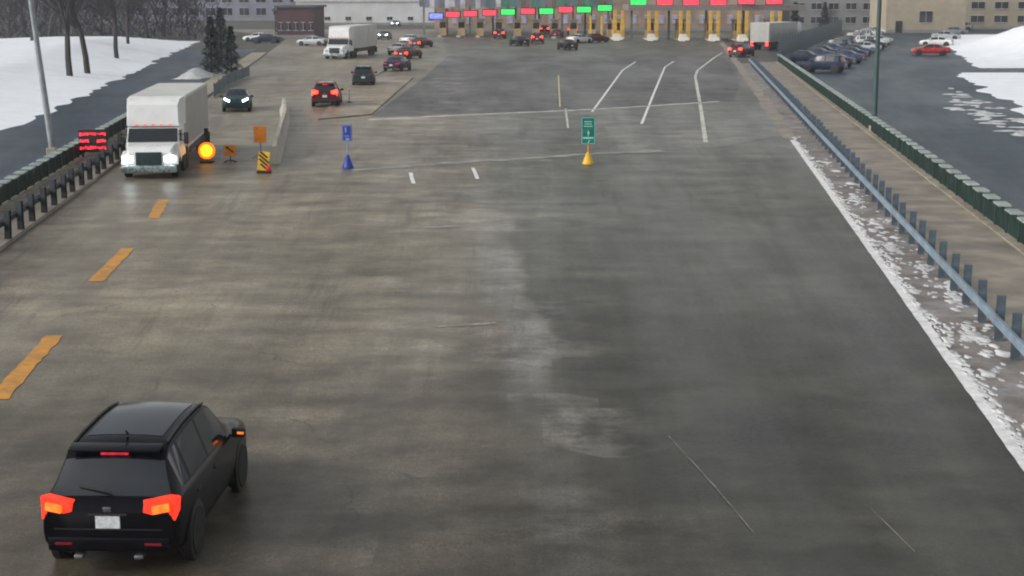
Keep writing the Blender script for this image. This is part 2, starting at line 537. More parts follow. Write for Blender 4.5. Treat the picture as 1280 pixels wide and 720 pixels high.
# tan kerbed islands left of the apron
mb = MB(); mb.prism([P(398, 150)[:2], P(440, 97)[:2], P(516, 98)[:2], P(464, 144)[:2]], 0.002, .09)
tag(mb.build('traffic_island', M['island']), 'tan concrete traffic island left of the dark apron', kind='structure')
mb = MB(); mb.prism([P(445, 93)[:2], P(478, 76)[:2], P(497, 79)[:2], P(470, 95)[:2]], 0.002, .09)
tag(mb.build('traffic_island', M['island']), 'small tan concrete island behind the dark boxy car', kind='structure')

# right side: verge, sidewalk, lot
YR = [-6, 25, 60, 110, 140, 172]
sheet('verge', [(RX(y, .15), y) for y in YR] + [(RX(y, 1.75), y) for y in YR[::-1]], .010, M['verge'], 'gritty verge strip with old snow under the guardrail')


def ribbon(name, yr, f0, f1, z0, z1, m, label):
    mb = MB()
    poly = [(f0(y), y) for y in yr] + [(f1(y), y) for y in yr[::-1]]
    mb.prism(poly, z0, z1)
    return tag(mb.build(name, m), label, kind='structure')


ribbon('sidewalk', YR, lambda y: RX(y, 1.76), lambda y: RX(y, 4.35), .001, .14, M['sidewalk'], 'tan concrete sidewalk behind the guardrail')
ribbon('kerb', YR, lambda y: RX(y, 4.355), lambda y: RX(y, 4.95), .001, .20, M['kerb'], 'pale concrete kerb under the green fence')
lot = [(RX(y, 4.96), y) for y in (0, 40, 80, 120, 160, 230)] + [(95, 330), (160, 330), (120, 120), (90, 0)]
sheet('parking_lot', lot, .006, M['lot'], 'blue grey asphalt lot beyond the green fence')
# left side: kerb, sidewalk, access road
YL = [10, 40, 70, 105]
ribbon('sidewalk', YL, lambda y: LX(y, .05), lambda y: LX(y, 1.75), .001, .14, M['sidewalk'], 'narrow concrete sidewalk left of the white truck')
ribbon('kerb', YL, lambda y: LX(y, 1.755), lambda y: LX(y, 2.35), .001, .20, M['kerb'], 'pale kerb under the left green fence')
YL2 = [10, 60, 110, 160, 215]
ribbon('sidewalk', [105.1, 140, 200], lambda y: LX(y, .05), lambda y: LX(y, 1.9), .001, .14, M['kerb'], 'pale sidewalk strip beyond the white truck')
sheet('access_road', [(LX(y, 2.36), y) for y in YL2] + [(LX(y, 11.5 + (y - 10) * .012), y) for y in YL2[::-1]], .006, M['lot'], 'blue grey access road beyond the left fence')


# snow
from mathutils import noise as mn


def snowfield(name, f0, f1, y0, y1, nu, nv, h, m, label, freq=.12):
    from mathutils import noise as mn
    mb = MB()
    V = []
    for j in range(nv + 1):
        y = y0 + (y1 - y0) * j / nv
        row = []
        for i in range(nu + 1):
            s = i / nu
            x = f0(y) + (f1(y) - f0(y)) * s
            edgef = min(1, s * 8, (1 - s) * 8, j / nv * 8, (1 - j / nv) * 8)
            n = mn.fractal(Vector((x * freq, y * freq * .6, 3.1)), 1.0, 2.0, 4)
            z = .012 + max(0, edgef) * (h(x, y) + .12 + .16 * n)
            x += (1 - edgef) * 1.3 * mn.noise(Vector((x * .3, y * .3, 9)))
            row.append(mb.bm.verts.new((x, y, max(.011, z))))
        V.append(row)
    for j in range(nv):
        for i in range(nu):
            mb.bm.faces.new((V[j][i], V[j][i + 1], V[j + 1][i + 1], V[j + 1][i]))
    o = mb.build(name, m, smooth=60)
    return tag(o, label, kind='stuff')


def gauss(x, y, cx, cy, rx, ry, h):
    return h * math.exp(-((x - cx) / rx) ** 2 - ((y - cy) / ry) ** 2)


snowfield('snow', lambda y: LX(y, 9.2 + max(0, y - 100) * .03), lambda y: LX(y, 90), 55, 250, 70, 90,
          lambda x, y: .35 + gauss(x, y, -58, 185, 30, 60, 1.6), M['snow'], 'bright snow field with bare trees left of the access road', .09)
snowfield('snow', lambda y: 34.3 + (y - 102) * .19 + .5 * math.sin(y * .3), lambda y: 90, 96, 152, 60, 50,
          lambda x, y: .05, M['snow'], 'low snow patch at the right edge of the lot', .3)
snowfield('snow', lambda y: 48.5 + (y - 160) * .235, lambda y: 130, 161, 290, 60, 50,
          lambda x, y: gauss(x, y, 68, 200, 11, 26, 3.2) + gauss(x, y, 95, 225, 20, 30, 2.5), M['snow'], 'ploughed snow mound beside the parked cars', .25)
mb = MB()
rs = random.Random(4)
for i in range(60):
    px = 1185 + 100 * rs.random() ** .7
    py = 112 + (px - 1185) * .42 + rs.uniform(-4, 22)
    c = P(px, py)
    a_, b_ = rs.uniform(.15, 1.1), rs.uniform(.15, .8)
    ph = rs.uniform(0, 9)
    pts = [(c.x + a_ * (.75 + .4 * mn.noise(Vector((i, t * .9, ph)))) * math.cos(t * PI / 8), c.y + b_ * (.75 + .5 * mn.noise(Vector((i + 50, t * .9, ph)))) * math.sin(t * PI / 8)) for t in range(16)]
    lo = [mb.bm.verts.new((p[0], p[1], .008)) for p in pts]
    hi = [mb.bm.verts.new((c.x + (p[0] - c.x) * .7, c.y + (p[1] - c.y) * .7, .045)) for p in pts]
    mb.bm.faces.new(hi)
    for t in range(16):
        mb.bm.faces.new((lo[t], lo[(t + 1) % 16], hi[(t + 1) % 16], hi[t]))
tag(mb.build('snow', M['slush'], smooth=60), 'thin broken snow streaks on the wet lot asphalt at the right edge', kind='stuff')
# snow scraps under the guardrail
from mathutils import noise as mn
mb = MB()
for i in range(420):
    y = 26 + 48 * random.random() ** 1.25
    off = random.uniform(.35, 1.55)
    if random.random() < .6:
        k_ = random.choice(((34.5, .9), (43, 1.1), (47, .7), (52, .9), (58, .8), (39, 1.3))); y = k_[0] + random.gauss(0, .8); off = k_[1] + random.gauss(0, .16)
    r = random.uniform(.025, .10) * (2.2 if random.random() < .12 else 1)
    cx, cy = RX(y, off), y
    n = 11
    pts = []
    for t in range(n):
        rr = r * random.uniform(.5, 1.3)
        pts.append((cx + rr * math.cos(2 * PI * t / n), cy + rr * 2.1 * math.sin(2 * PI * t / n)))
    lo = [mb.bm.verts.new((p[0], p[1], .011)) for p in pts]
    hi = [mb.bm.verts.new((cx + (p[0] - cx) * .6, cy + (p[1] - cy) * .6,   .011 + r * .15)) for p in pts]
    mb.bm.faces.new(hi)
    for t in range(n):
        mb.bm.faces.new((lo[t], lo[(t + 1) % n], hi[(t + 1) % n], hi[t]))
for i in range(900):     # salt and ice crust hugging the painted edge line
    y = 22 + 62 * random.random() ** 1.1
    off = .12 + abs(random.gauss(0, .17)) * (.35 + 1.1 * max(0, mn.noise(Vector((y * .35, 4, 2))) + .35))
    r = random.uniform(.02, .075)
    cx, cy = RX(y, off), y
    pts = [(cx + r * random.uniform(.4, 1.3) * math.cos(2 * PI * t / 8), cy + r * 3.0 * random.uniform(.5, 1.3) * math.sin(2 * PI * t / 8)) for t in range(8)]
    z_ = .018 + random.random() * .01
    hi = [mb.bm.verts.new((p[0], p[1], z_)) for p in pts]
    lo = [mb.bm.verts.new((cx + (p[0] - cx) * 1.25, cy + (p[1] - cy) * 1.15, .0115)) for p in pts]
    mb.bm.faces.new(hi)
    for t in range(8):
        mb.bm.faces.new((lo[t], lo[(t + 1) % 8], hi[(t + 1) % 8], hi[t]))
tag(mb.build('snow', M['slush'], smooth=60), 'scraps of old snow and ice along the verge under the guardrail', kind='stuff')
snowfield('snow', lambda y: P(243, 97).x - 1.4, lambda y: P(243, 97).x + 1.4, P(243, 97).y - 3, P(243, 97).y + 5, 12, 16,
          lambda x, y: gauss(x, y, P(243, 97).x, P(243, 97).y + 1, .9, 2.6, .75), M['slush'], 'small dirty snow heap behind the white truck', .5)


# ------------------------------------------------------------------ rails and fences
def guardrail(label, fx, y0, y1, step, rm):
    t = thing('guardrail', label, 'guardrail', (fx(y0), y0, 0))
    o = t.location
    mb = MB()
    ys = [y0 + (y1 - y0) * i / 40 for i in range(41)]
    for a, b in zip(ys, ys[1:]):
        pa, pb = Vector((fx(a), a, .62)), Vector((fx(b), b, .62))
        d = (pb - pa)
        ang = math.atan2(-d.x, d.y)
        mb.box((pa + pb) / 2 - o, (.13, d.length + .004, .17), Matrix.Rotation(ang, 3, 'Z'), .012)
        if abs(a - ys[0]) < 1e-6 or True:
            mb.box((pa + pb) / 2 - o + Vector((-.035, 0, .10)), (.05, d.length + .002, .03), Matrix.Rotation(ang, 3, 'Z'))
    mb.build('rail', rm, t)
    y = y0 + .2
    pm = None
    while y < y1:
        if pm is None:
            m2 = MB()
            # wide-flange post: two flanges and a web, with a cap plate
            m2.box((0, -.07, .53), (.18, .014, 1.06)); m2.box((0, .07, .53), (.18, .014, 1.06)); m2.box((0, 0, .53), (.014, .126, 1.06))
            m2.box((0, 0, 1.066), (.19, .16, .012)); m2.box((-.11, 0, .60), (.05, .10, .10))
            for bz in (.57, .63): m2.tube((-.135, 0, bz), (-.15, 0, bz), .018, n=6)
            pm = m2.build('post', M['post_steel'] if rm is M['galv'] else rm, t)
            p = pm
        else:
            p = pm.copy(); COL.objects.link(p); p.parent = t
        p.location = Vector((fx(y) + .19, y + random.uniform(-.08, .08), random.uniform(-.05, .02))) - o
        p.rotation_euler = (random.uniform(-.03, .03), random.uniform(-.035, .035), -.11)
        y += step
    return t


guardrail('long grey box beam guardrail on dark posts right of the white edge line', lambda y: RX(y, 1.22), 8.45, 168, 1.95, M['galv'])
guardrail('dark box beam guardrail left of the white truck', lambda y: LX(y, .35), 14.4, 104, 1.95, M['rail_dark'])


def panel_fence(label, fx, y0, y1, n, h, capstep_keep=1.0):
    t = thing('panel_fence', label, 'fence', (fx(y0), y0, .2))
    o = Vector(t.location)
    dy = (y1 - y0) / n
    for i in range(n):
        a, b = y0 + dy * i, y0 + dy * (i + 1)
        pa, pb = Vector((fx(a), a, .2)) - o, Vector((fx(b), b, .2)) - o
        d = pb - pa
        rot = Matrix.Rotation(math.atan2(-d.x, d.y), 3, 'Z')
        c = (pa + pb) / 2
        mb = MB()
        mb.box(c + Vector((0, 0, h * .47)), (.07, d.length - .03, h * .86))
        mb = MB()
        L = d.length
        mb.box(c + Vector((0, 0, h * .45)), (.06, L - .10, h * .82), rot, .006)
        for s in (-.5, .5):
            mb.box(c + rot @ Vector((0, s * (L - .10), 0)) + Vector((0, 0, h * .46)), (.11, .09, h * .92), rot, .008)
        for k in range(6):      # upright ribs on both faces
            yy = -L / 2 + L * (k + .8) / 6.6
            mb.box(c + rot @ Vector((0, yy, 0)) + Vector((0, 0, h * .45)), (.10, .035, h * .78), rot)
        pn = mb.build('panel', M['fence_green'], t)
        mb = MB()
        mb.box(c + Vector((random.uniform(-.01, .01), 0, h * .92 + .03)), (.42, L * .55 * random.uniform(.92, 1.05), .06), rot, .012)
        mb.build('cap', M['cap_green'], t)
    return t


panel_fence('low dark green fence with pale cap blocks along the right lot', lambda y: RX(y, 4.65), 10, 172, 88, .85)
panel_fence('low dark green fence with pale cap blocks left of the white truck', lambda y: LX(y, 2.05), 18, 104, 58, .80)

# taller blue-grey screen fence where the lot begins
def screen_fence(label, pts, h, m):
    t = thing('screen_fence', label, 'fence', pts[0])
    o = Vector(pts[0])
    for a, b in zip(pts, pts[1:]):
        a, b = Vector(a), Vector(b)
        n = max(1, int((b - a).length / 4))
        for i in range(n):
            p, q_ = a.lerp(b, i / n) - o, a.lerp(b, (i + 1) / n) - o
            d = q_ - p
            rot = Matrix.Rotation(math.atan2(-d.x, d.y), 3, 'Z')
            MB().box((p + q_) / 2 + Vector((0, 0, h * .52)), (.05, d.length - .08, h * .92), rot).build('screen', m, t)
            mb = MB(); mb.tube(p, p + Vector((0, 0, h + .1)), .05, n=8)
            mb.build('post', M['pole_green'], t)
    return t


screen_fence('tall blue grey screen fence between the truck lanes and parked cars', [(RX(172.5, 4.7), 172.5, 0), P(1000, 66), P(1052, 42)], 2.7, M['mesh_blue'])
screen_fence('low dark teal screen fence beside the oncoming headlights', [P(268, 122), P(284, 107), P(312, 95)], 1.0, M['mesh_blue'])


# ------------------------------------------------------------------ lamp posts
def lamp_post(label, loc, h, m, lean=0.0, arm=-1):
    t = thing('lamp_post', label, 'lamp post', loc)
    t.rotation_euler = (0, lean, 0)
    MB().box((0, 0, .25), (.5, .5, .5), None, .05).build('base', M['kerb'], t)
    MB().tube((0, 0, .5), (0, 0, h), .16, .09, 14).build('pole', m, t, 40)
    mb = MB(); mb.tube((0, 0, h - .15), (arm * 2.2, 0, h + .45), .05, .04, 8)
    mb.build('arm', m, t, 40)
    mb = MB(); mb.box((arm * 2.5, 0, h + .46), (.75, .3, .14), None, .04)
    mb.build('lamp_head', M['pole_grey'], t)
    return t


lamp_post('green lamp post standing in the right lot behind the green fence', P(1092, 168), 11, M['pole_green'])
lamp_post('pale grey lamp post leaning behind the left green fence', P(67, 197), 11, M['pole_grey'], R(-5), 1)

# ------------------------------------------------------------------ cars
def pchip(pts):
    xs = [p[0] for p in pts]; ys = [p[1] for p in pts]
    n = len(xs)
    h = [xs[i + 1] - xs[i] for i in range(n - 1)]
    d = [(ys[i + 1] - ys[i]) / h[i] for i in range(n - 1)]
    m = [d[0]] + [0] * (n - 2) + [d[-1]]
    for i in range(1, n - 1):
        if d[i - 1] * d[i] > 0:
            w1, w2 = 2 * h[i] + h[i - 1], h[i] + 2 * h[i - 1]
            m[i] = (w1 + w2) / (w1 / d[i - 1] + w2 / d[i])

    def f(x):
        x = min(max(x, xs[0]), xs[-1])
        i = 0
        while i < n - 2 and x > xs[i + 1]:
            i += 1
        t = (x - xs[i]) / h[i]
        t2, t3 = t * t, t * t * t
        return (2 * t3 - 3 * t2 + 1) * ys[i] + (t3 - 2 * t2 + t) * h[i] * m[i] + (-2 * t3 + 3 * t2) * ys[i + 1] + (t3 - t2) * h[i] * m[i + 1]
    return f


STY = {
    'suv': dict(L=4.65, W=1.88, top=[(0, .90), (.012, 1.0), (.035, 1.06), (.10, 1.50), (.125, 1.60), (.2, 1.66), (.4, 1.69), (.55, 1.655), (.62, 1.57), (.76, 1.10), (.80, 1.05), (.9, .98), (.97, .87), (1, .72)],
                belt=[(0, .84), (.035, .99), (.1, 1.05), (.4, 1.03), (.7, 1.0), (.78, .985), (.9, .91), (.97, .80), (1, .66)],
                tw=[(0, .84), (.035, .84), (.10, .70), (.13, .70), (.5, .69), (.62, .67), (.76, .80), (.82, .84), (.97, .78), (1, .72)],
                ws=(.625, .755), rw=(.035, .10), side=[(.11, .18), (.205, .40), (.42, .655)]),
    'sedan': dict(L=4.75, W=1.84, top=[(0, .84), (.012, .95), (.03, 1.0), (.15, 1.06), (.20, 1.13), (.31, 1.38), (.42, 1.45), (.54, 1.44), (.61, 1.36), (.75, 1.02), (.79, .97), (.9, .90), (.97, .79), (1, .62)],
                  belt=[(0, .78), (.03, .92), (.15, .97), (.5, .95), (.75, .91), (.9, .83), (.97, .73), (1, .57)],
                  tw=[(0, .82), (.03, .85), (.15, .84), (.20, .80), (.31, .66), (.5, .66), (.61, .66), (.75, .80), (.82, .84), (.97, .78), (1, .70)],
                  ws=(.615, .745), rw=(.19, .305), side=[(.235, .42), (.44, .655)]),
}


def car_sections(st, nst):
    S = STY[st]
    L, hw = S['L'], S['W'] / 2
    ftop, fbelt, ftw = pchip(S['top']), pchip(S['belt']), pchip(S['tw'])
    fw = pchip([(0, .90), (.03, .95), (.1, .98), (.2, 1), (.8, 1), (.93, .95), (.98, .88), (1, .80)])
    fb = pchip([(0, .42), (.04, .32), (.12, .25), (.88, .23), (.96, .26), (1, .33)])
    ts = set(i / nst for i in range(nst + 1))
    for k in ('top', 'tw', 'belt'):
        ts |= {p[0] for p in S[k]}
    for a, b in [S['ws'], S['rw']] + S['side']:
        ts |= {a, b}
    ts = sorted(ts)
    out = [ts[0]]
    for t in ts[1:]:
        if t - out[-1] > .004:
            out.append(t)
    secs = []
    for t in out:
        w, zb, be, tp, wr = hw * fw(t), fb(t), fbelt(t), ftop(t), hw * ftw(t)
        be = min(be, tp - .02)
        crown = min(.05, (tp - be) * .3)
        re = (wr, tp - crown)
        bb = (.935 * w, be)
        lr = lambda s: (bb[0] + (re[0] - bb[0]) * s, bb[1] + (re[1] - bb[1]) * s)
        half = [(.55 * w, zb), (.92 * w, zb + .015), (.98 * w, zb + .09), (1.0 * w, zb + (be - zb) * .45), (.993 * w, zb + (be - zb) * .78), (.965 * w, be - .03),
                bb, lr(.07), lr(.5), lr(.93), re, (.72 * wr, tp - crown * .42), (.36 * wr, tp - crown * .1), (0, tp)]
        y = -L / 2 + t * L
        full = [(x, y, z) for x, z in half] + [(-x, y, z) for x, z in half[-2::-1]]
        secs.append((t, full))
    return S, secs


CAR_CACHE = {}
WHEEL_MESH = {}


def wheel(parent, x, y, r, w=.22):
    s = 1 if x > 0 else -1
    mt = Matrix.Rotation(s * PI / 2, 4, 'Y')
    mb = MB()
    mb.lathe([(r * .66, -w / 2), (r * .93, -w / 2), (r, -w * .32), (r, w * .32), (r * .93, w / 2), (r * .66, w / 2)], mt, 24)
    o = mb.build('wheel', M['rubber'], parent, 35)
    o.location = (x, y, r)
    mb = MB()
    mb.lathe([(r * .655, 0), (r * .655, w * .47), (r * .60, w * .5), (r * .56, w * .36), (r * .2, w * .34), (r * .16, w * .42), (0.01, w * .42)], mt, 20)
    for k in range(5):
        a = 2 * PI * k / 5
        mb.box(mt @ Vector((r * .38 * math.cos(a), r * .38 * math.sin(a), w * .40)), (w * .10, r * .11, r * .42), (Matrix.Rotation(s * PI / 2, 3, 'Y') @ Matrix.Rotation(a, 3, 'Z') @ Matrix.Rotation(PI / 2, 3, 'Y')), .004)
    mb.build('rim', M['rim'], o, 35)
    return o


def build_car(st, nst=26, hero=False):
    S, secs = car_sections(st, nst)
    L, hw = S['L'], S['W'] / 2
    root = thing('parked_car', 'car', 'car')
    body, gl = MB(), {k: MB() for k in ['windshield', 'rear_window'] + ['side%d' % i for i in range(2 * len(S['side']))]}
    n = len(secs[0][1])

    def cls(t0, t1, k):
        tm = (t0 + t1) / 2
        kk = k if k < n // 2 else n - 2 - k
        if kk >= 10:
            if S['ws'][0] <= tm <= S['ws'][1]: return 'windshield'
            if S['rw'][0] <= tm <= S['rw'][1]: return 'rear_window'
        if kk in (7, 8):
            for i, (a, b) in enumerate(S['side']):
                if a <= tm <= b:
                    return 'side%d' % (i * 2 + (0 if k < n // 2 else 1))
        return None
    grids = {}
    for key, mb in [(None, body)] + list(gl.items()):
        grids[key] = (mb, {})

    def vert(key, i, k):
        mb, g = grids[key]
        if (i, k) not in g:
            g[(i, k)] = mb.bm.verts.new(secs[i][1][k])
        return g[(i, k)]
    for i in range(len(secs) - 1):
        for k in range(n - 1):
            key = cls(secs[i][0], secs[i + 1][0], k)
            mb = grids[key][0]
            mb.bm.faces.new((vert(key, i, k), vert(key, i, k + 1), vert(key, i + 1, k + 1), vert(key, i + 1, k)))
        mb = body
        mb.bm.faces.new((vert(None, i, 0), vert(None, i + 1, 0), vert(None, i + 1, n - 1), vert(None, i, n - 1)))
    body.bm.faces.new([vert(None, 0, k) for k in range(n)])
    body.bm.faces.new([vert(None, len(secs) - 1, k) for k in range(n)][::-1])
    bo = body.build('body', M['black'], root, 38)
    for key, mb in gl.items():
        mb.build('side_window' if key.startswith('side') else key, M['glass'], root, 38)
    r = .345 if st == 'suv' else .325
    yf, yr = L * .5 - .92, -L * .5 + .88
    for yy in (yf, yr):
        for s in (-1, 1):
            wheel(root, s * (hw - .085), yy, r)
            mb = MB()
            mt = Matrix.Translation((s * (hw + .004), yy, r)) @ Matrix.Rotation(s * PI / 2, 4, 'Y')
            mb.lathe([(r + .075, -.10), (r + .075, .0), (r + .045, .006), (.02, .006)], mt, 24)
            mb.build('wheel_arch', M['black'], root, 35)
    # lamps
    yb, y1 = -L / 2, L / 2
    zt = .96 if st == 'suv' else .80
    for s in (-1, 1):
        mb = MB()
        w0, w1 = hw * .50, hw * .925
        pts = []
        for (xx, yy, zz) in ((w0, yb - .012, zt - .045), (w1, yb + .03, zt - .13), (hw * .955, yb + .20, zt - .06), (hw * .95, yb + .26, zt + .05), (w1, yb + .03, zt + .095), (w0 + .03, yb - .005, zt + .05)):
            pts.append((s * xx, yy, zz))
        inn = [(p[0] * .9, p[1] + .10, p[2]) for p in pts]
        mb.faces(pts + inn, [(0, 1, 4, 5), (1, 2, 3, 4), (6, 11, 10, 7), (7, 10, 9, 8)] + [(i, i + 6, (i + 1) % 6 + 6, (i + 1) % 6) for i in range(6)])
        tl = mb.build('taillight', M['lens_red'], root)
        mb = MB()
        mb.box((s * hw * .74, yb - .012, zt - .01), (.22, .05, .075), Matrix.Rotation(s * .12, 3, 'Z') @ Matrix.Rotation(s * -.12, 3, 'Y'), .012)
        mb.build('bulb', M['lens_red'], tl, 40)
        mb = MB()
        hp = [(s * hw * .48, y1 - .04, .66), (s * hw * .80, y1 - .16, .68), (s * hw * .86, y1 - .36, .76), (s * hw * .86, y1 - .36, .83), (s * hw * .78, y1 - .16, .80), (s * hw * .48, y1 - .03, .76)]
        hi = [(p[0] * .9, p[1] - .14, p[2]) for p in hp]
        mb.faces(hp + hi, [(0, 1, 4, 5), (1, 2, 3, 4), (6, 11, 10, 7), (7, 10, 9, 8)] + [(i, i + 6, (i + 1) % 6 + 6, (i + 1) % 6) for i in range(6)])
        mb.build('headlight', M['lens_clear'], root)
        mb = MB()
        mb.box((s * (hw + .09), y1 - L * .315, 1.03 if st == 'suv' else .96), (.20, .11, .15), Matrix.Rotation(s * -.15, 3, 'Z'), .035)
        mb.box((s * (hw + .0), y1 - L * .315 + .02, (1.03 if st == 'suv' else .96) - .05), (.12, .05, .04))
        mo = mb.build('mirror', M['black'], root, 50)
        if hero:
            mb = MB(); mb.box((s * (hw + .13), y1 - L * .315 - .0625, 1.04), (.10, .02, .035), Matrix.Rotation(s * -.15, 3, 'Z'), .006)
            mb.build('turn_signal', M['amber_dim'] if s > 0 else M['lens_clear'], mo)
        MB().box((s * hw * .42, yb + .02, .30), (.12, .16, .06), None, .02).build('exhaust_pipe', M['rim'], root, 40)
    MB().box((0, yb + (.085 if st == 'suv' else .30) * L / 4.65 * (4.65 / L) + (.40 if st == 'suv' else 1.02) - (.40 if st == 'suv' else 1.02), .0), (.001, .001, .001)) if False else None
    mb = MB()
    if st == 'suv':
        mb.box((0, yb + .105 * L - .05, 1.545), (.36, .05, .035), None, .008)
    else:
        mb.box((0, yb + .215 * L, 1.10), (.30, .05, .03), None, .006)
    mb.build('brake_light', M['lens_red'], root)
    MB().box((0, yb - .008, .76 if st == 'suv' else .64), (.32, .02, .17), None, .005).build('licence_plate', M['plate'], root)
    mb = MB()
    mb.box((0, yb + .02, .46), (hw * 1.70, .10, .20), None, .045)
    mb.build('rear_bumper', M['black'], root, 40)
    mb = MB()
    mb.box((0, y1 - .025, .52), (hw * 1.15, .06, .17), None, .02)
    for k in range(4):
        mb.box((0, y1 + .008, .455 + k * .042), (hw * 1.08, .012, .014))
    mb.build('grille', M['black'], root, 40)
    for s in (-1, 1):
        for t in S['side'][-2:]:
            yy = -L / 2 + L * (t[0] + .03)
            MB().box((s * (hw * .995), yy, .86 if st == 'suv' else .80), (.03, .17, .03), None, .008).build('door_handle', M['black'], root, 40)
    if st == 'suv':
        ft_ = pchip(S['top'])
        rz_ = lambda yy: ft_((yy + L / 2) / L) - .035
        for s in (-1, 1):
            mb = MB()
            for a, b in zip(range(8), range(1, 9)):
                ya, yb2 = -L / 2 + L * (.16 + .42 * a / 8), -L / 2 + L * (.16 + .42 * b / 8)
                za = rz_(ya) + .012; zb2 = rz_(yb2) + .012
                mb.tube((s * hw * .655, ya, za), (s * hw * .655, yb2, zb2), .018, n=8)
            mb.build('roof_rail', M['black'], root, 40)
        mb = MB(); mb.box((0, -L / 2 + L * .112 - .02, 1.605), (hw * 1.28, .26, .03), Matrix.Rotation(.12, 3, 'X'), .012)
        mb.build('spoiler', M['black'], root, 40)
        mb = MB(); mb.tube((.02, -L / 2 + .15, 1.10), (-.42, -L / 2 + .22, 1.16), .011, n=6)
        mb.build('wiper', M['black'], root)
        mb = MB(); mb.tube((.05, -L / 2 + L * .19, 1.68), (.05, -L / 2 + L * .17, 1.76), .02, .006, 8)
        mb.build('antenna', M['black'], root)
        # glass roof panel following the roof line
        mb = MB()
        rows = []
        for i in range(9):
            yy = -L / 2 + L * (.20 + .36 * i / 8)
            rows.append([mb.bm.verts.new((xx * hw * .54, yy, ft_((yy + L / 2) / L) + .004 - .022 * abs(xx) ** 2)) for xx in (-1, -.5, 0, .5, 1)])
        for a_, b_ in zip(rows, rows[1:]):
            for i in range(4):
                mb.bm.faces.new((a_[i], a_[i + 1], b_[i + 1], b_[i]))
        mb.build('sunroof', M['roof_glass'], root, 60)
        MB().box((0, -L / 2 - .012, .93), (.11, .016, .07), None, .012).build('badge', M['rim'], root, 40)
        for s in (-1, 1):
            MB().box((s * hw * .62, -L / 2 - .032, .47), (.22, .012, .035), None, .004).build('reflector', M['lens_red'], root)
        mb = MB()
        mb.box((0, -L / 2 - .006, .66), (hw * 1.5, .014, .012)); mb.box((0, -L / 2 - .012, .86), (.5, .03, .022), None, .005)
        mb.build('tailgate_trim', M['rubber'], root)
    return root


def place_car(st, name, label, cat, loc, rz, pm, group=None, brake=None, head=False, hero=False, scale=1.0):
    key = (st, hero)
    if key not in CAR_CACHE:
        CAR_CACHE[key] = o = build_car(st, 44 if hero else 22, hero)
    else:
        o = copy_tree(CAR_CACHE[key])
        for ch in list(walk(o)):
            if base(ch) in ('taillight', 'headlight'):
                ch.scale = (1, 1, 1); ch.location.z = 0
        if 'group' in o: del o['group']
    o.name = name
    tag(o, label, cat, group)
    o.location = loc; o.rotation_euler = (0, 0, rz); o.scale = (scale,) * 3
    for ch in list(walk(o)):
        bn = base(ch)
        if bn in ('body', 'spoiler') or (hero and bn == 'rear_bumper'):
            setmat(ch, pm)
        elif bn == 'taillight':
            if hero and bn == 'taillight':
                ch.scale = (1, 1, 1.4); ch.location.z = -.385
            setmat(ch, {None: M['lens_red'], 'on': M['tail'] if hero else M['tail_far'], 'soft': M['tail_soft']}[brake])
            if brake == 'on' and not hero:      # lenses stretched upward to imitate the lamps' bloom
                k = 1.9; ch.scale = (1, 1, k); ch.location.z = -.88 * (k - 1)
        elif bn == 'bulb':
            setmat(ch, {None: M['lens_red'], 'on': M['bulb'], 'soft': M['tail_soft']}[brake])
        elif bn == 'brake_light':
            setmat(ch, {None: M['lens_red'], 'on': M['tail'], 'soft': M['tail_soft']}[brake] if not hero else M['tail_soft'])
        elif bn == 'headlight':
            setmat(ch, M['head'] if head else M['lens_clear'])
            if head:
                ch.scale = (1, 1, 1.8); ch.location.z = -.72 * .8  # lens stretched upward to imitate headlight glare
    return o


PT = {
    'black': paint('black_car_paint', (.0035, .0035, .006), .22),
    'darkteal': paint('dark_teal_car_paint', (.012, .04, .045)),
    'navy': paint('navy_car_paint', (.012, .022, .05)),
    'blue': paint('blue_car_paint', (.022, .045, .10)),
    'white': paint('white_car_paint', (.70, .72, .72)),
    'silver': paint('silver_car_paint', (.34, .38, .40)),
    'grey': paint('grey_car_paint', (.11, .125, .14)),
    'red': paint('red_car_paint', (.34, .006, .010)),
    'darkred': paint('dark_red_car_paint', (.10, .008, .012)),
    'purple': paint('dark_purple_car_paint', (.035, .018, .05)),
}
place_car('suv', 'suv', 'black sport utility vehicle with lit brake lights in the lower left foreground', 'car', (-5.39, 19.55 + 2.5, .004), R(-2), PT['black'], brake='on', hero=True, scale=1.05)

